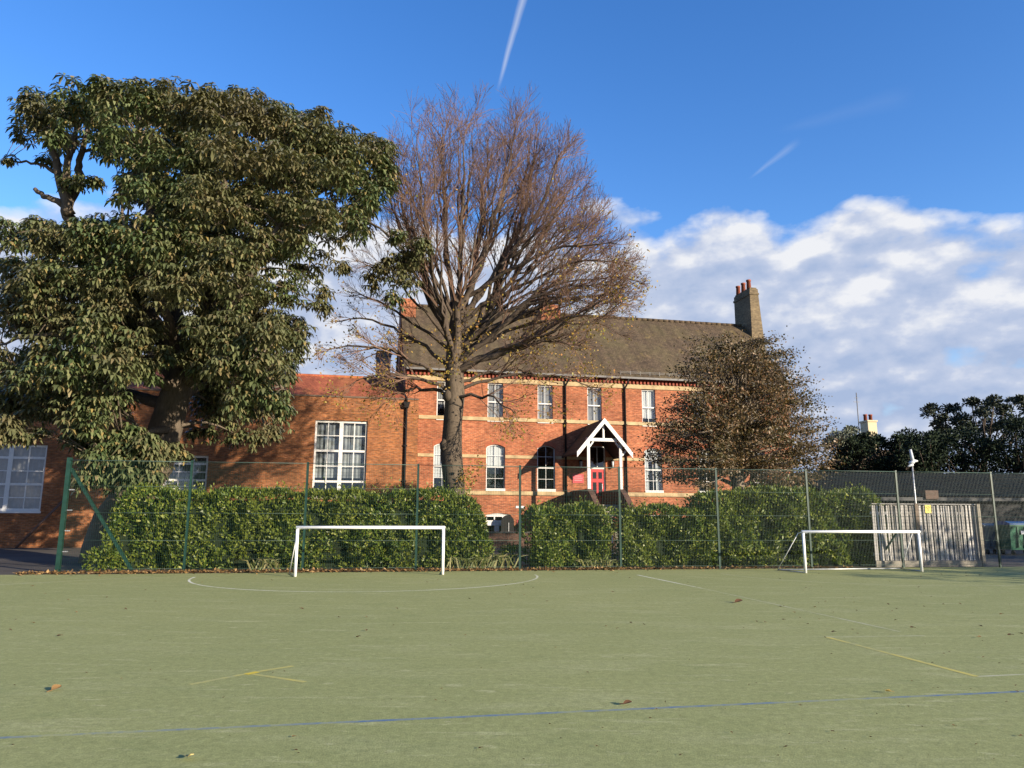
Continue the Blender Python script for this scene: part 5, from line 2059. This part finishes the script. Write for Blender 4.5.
# cream house far behind, only its chimney and aerial clear the trees
HY = 70.0
p = at(868, 500, HY)
house = empty('cream_house', (p.x + 1.15, HY - 3.9, 0), R(8), label='far house behind dark trees, only cream chimney with two red pots and an aerial showing', cat='house')
zc0, zc1 = at(868, 431, HY).z, at(868, 421, HY).z
q = MB(); q.box(-3, 4, 0, 8, 0, 5.2); q.build('wall', M['cream'], house)
q = MB(); q.prism_x([(-.3, 5.2), (8.3, 5.2), (4, 8.0)], -3.2, 4.2); rf = q.build('roof', M['roof_main'], house)
q = MB(); q.box(-.45, .45, 3.3, 4.5, 6.5, zc1); q.box(-.52, .52, 3.22, 4.58, zc1 - .15, zc1); ch = q.build('chimney', M['cream'], house)
for x in (-.27, .27):
    q = MB(); q.tube([(x, 3.9, zc1), (x, 3.9, zc1 + .5), (x, 3.9, zc1 + .51), (x, 3.9, zc1 + .62)], [.17, .15, .19, .19], 10); q.build('chimney_pot', M['pot'], ch)
q = MB()
za = at(858, 393, HY).z
q.tube([(-1.0, 3.9, zc0 - 1), (-1.0, 3.9, za)], .045, 6)
q.bar((-1.35, 3.9, za - .9), (-.75, 3.9, za - .9), .04)
q.bar((-1.2, 3.9, za - .5), (-.85, 3.9, za - .5), .04)
q.build('aerial', M['lead'], house)


# background trees
def bg_tree(name, px, Y, blobs, mat, lab, lsz=(.12, .22), n_per=300, trunk_r=.22, group='dark trees behind the shed'):
    p = at(px, 500, Y)
    o = empty(name, (0, 0, 0), label=lab, cat='tree', group=group)
    tb = MB()
    top = at(px, min(b_[1] for b_ in blobs) + 4, Y)
    fk = Vector((p.x, Y, max(1.2, top.z * .35)))
    tb.tube([Vector((p.x, Y, -.1)), fk, fk.lerp(top, .5) + jit(.2), top], [trunk_r, trunk_r * .8, trunk_r * .5, .04], 8)
    VV = []
    for (bx_, by_, rp) in blobs:
        for rep in range(2):
            Yc = Y + random.uniform(-1, 1) * 2.0 - rep * .6
            C = at(bx_, by_, Yc)
            rm = rp / FPX * Yc
            tb.tube([fk.lerp(top, random.uniform(0, .6)), fk.lerp(C, .6) + jit(.2), C], [.09, .06, .02], 5)
            nsub = max(4, int(9 * rm))
            sp, _ = clump_cloud(C, rm * .75, nsub, .8, .2, (.4, 1))
            for q_ in range(nsub):
                nn = int(n_per / 5)
                P_, d_ = clump_cloud(sp[q_], min(.75, rm * .5), nn, .65, .4, (.2, 1))
                L = RNG.uniform(*lsz, nn)
                VV.append(leaf_quads(P_, d_ + RNG.normal(0, .5, (nn, 3)), unit(d_ + RNG.normal(0, .5, (nn, 3)) + np.array([0, 0, .3])), L, L * .55))
    tb.build('trunk', M['bark_dark'], o)
    quads_mesh('crown', np.concatenate(VV), 4, M[mat], o)
    return o


bg_tree('evergreen_tree', 850, 50, [(842, 462, 22), (862, 452, 20), (850, 478, 18), (880, 462, 20), (870, 478, 18), (830, 474, 14), (858, 452, 12), (845, 455, 12)], 'leaf_dark', 'dark evergreen tree below the cream chimney, behind the brown tree')
bg_tree('pale_tree', 848, 56, [(838, 438, 13), (850, 434, 10), (866, 448, 9), (832, 444, 10), (850, 446, 13)], 'leaf_grey', 'pale grey-green tree top left of the cream chimney', (.14, .26))
bg_tree('evergreen_tree', 905, 50, [(895, 452, 20), (912, 444, 18), (905, 468, 22), (925, 460, 20), (888, 470, 16), (884, 444, 9), (868, 440, 10), (862, 441, 9), (856, 443, 9), (876, 442, 8), (900, 440, 9)], 'leaf_dark', 'dark flat-layered evergreen tree behind the camera pole')
bg_tree('evergreen_tree', 928, 48, [(918, 446, 15), (930, 440, 13), (922, 460, 18), (938, 456, 16), (908, 458, 14), (930, 472, 16)], 'leaf_dark', 'dark evergreen tree just right of the camera pole, behind the shed roof')
bg_tree('evergreen_tree', 962, 49, [(945, 450, 20), (965, 440, 20), (985, 452, 20), (950, 468, 20), (975, 470, 22), (940, 440, 14)], 'leaf_dark', 'dark broad evergreen tree beneath the tufted taller tree, left of the bins')
bg_tree('evergreen_tree', 1016, 49, [(1005, 450, 22), (1025, 440, 22), (1040, 455, 24), (1000, 470, 20), (1030, 472, 24), (1015, 428, 16), (1045, 430, 20)], 'leaf_dark', 'dark evergreen tree at the far right behind the green bin')
bg_tree('leafy_tree', 985, 54, [(930, 412, 9), (940, 422, 10), (952, 410, 8), (962, 422, 11), (972, 405, 8), (982, 414, 10), (994, 402, 8), (1004, 412, 10), (1016, 400, 9), (1026, 412, 12), (945, 434, 12), (968, 432, 12), (990, 428, 12), (1012, 424, 12)], 'leaf_sprig', 'taller tree with round tufted top sprigs rising above the dark evergreens', (.15, .27), 260)

# trees outside the frame on the right whose shade falls on the shed, bins and timber fence
for i, (x_, y_, h_) in enumerate(((26.5, 13, 4.9), (32, 20, 7), (37, 18, 8.5), (34.5, 26, 9), (41, 26, 10), (41, 33, 11), (46, 40, 11), (53, 44, 12))):
    o = empty('shade_tree', (0, 0, 0), label='broad leafy tree beyond the right edge of the pitch', cat='tree', group='trees beyond the right edge of the pitch')
    tb = MB()
    tb.tube([(x_, y_, -.1), (x_, y_, h_ * .4), (x_ + .2, y_, h_ * .9)], [.3, .22, .05], 8)
    tb.build('trunk', M['bark_dark'], o)
    VV = []
    for q_ in range(26):
        c_ = Vector((x_, y_, h_ * .6)) + Vector((random.gauss(0, 1.7), random.gauss(0, 1.7), random.gauss(0, h_ * .19)))
        P_, d_ = clump_cloud(c_, 1.3, 130, .8, .3, (.2, 1))
        L = RNG.uniform(.2, .34, 130)
        VV.append(leaf_quads(P_, d_ + RNG.normal(0, .5, (130, 3)), rand_dir(130), L, L * .6))
    quads_mesh('crown', np.concatenate(VV), 4, M['leaf_dark'], o)
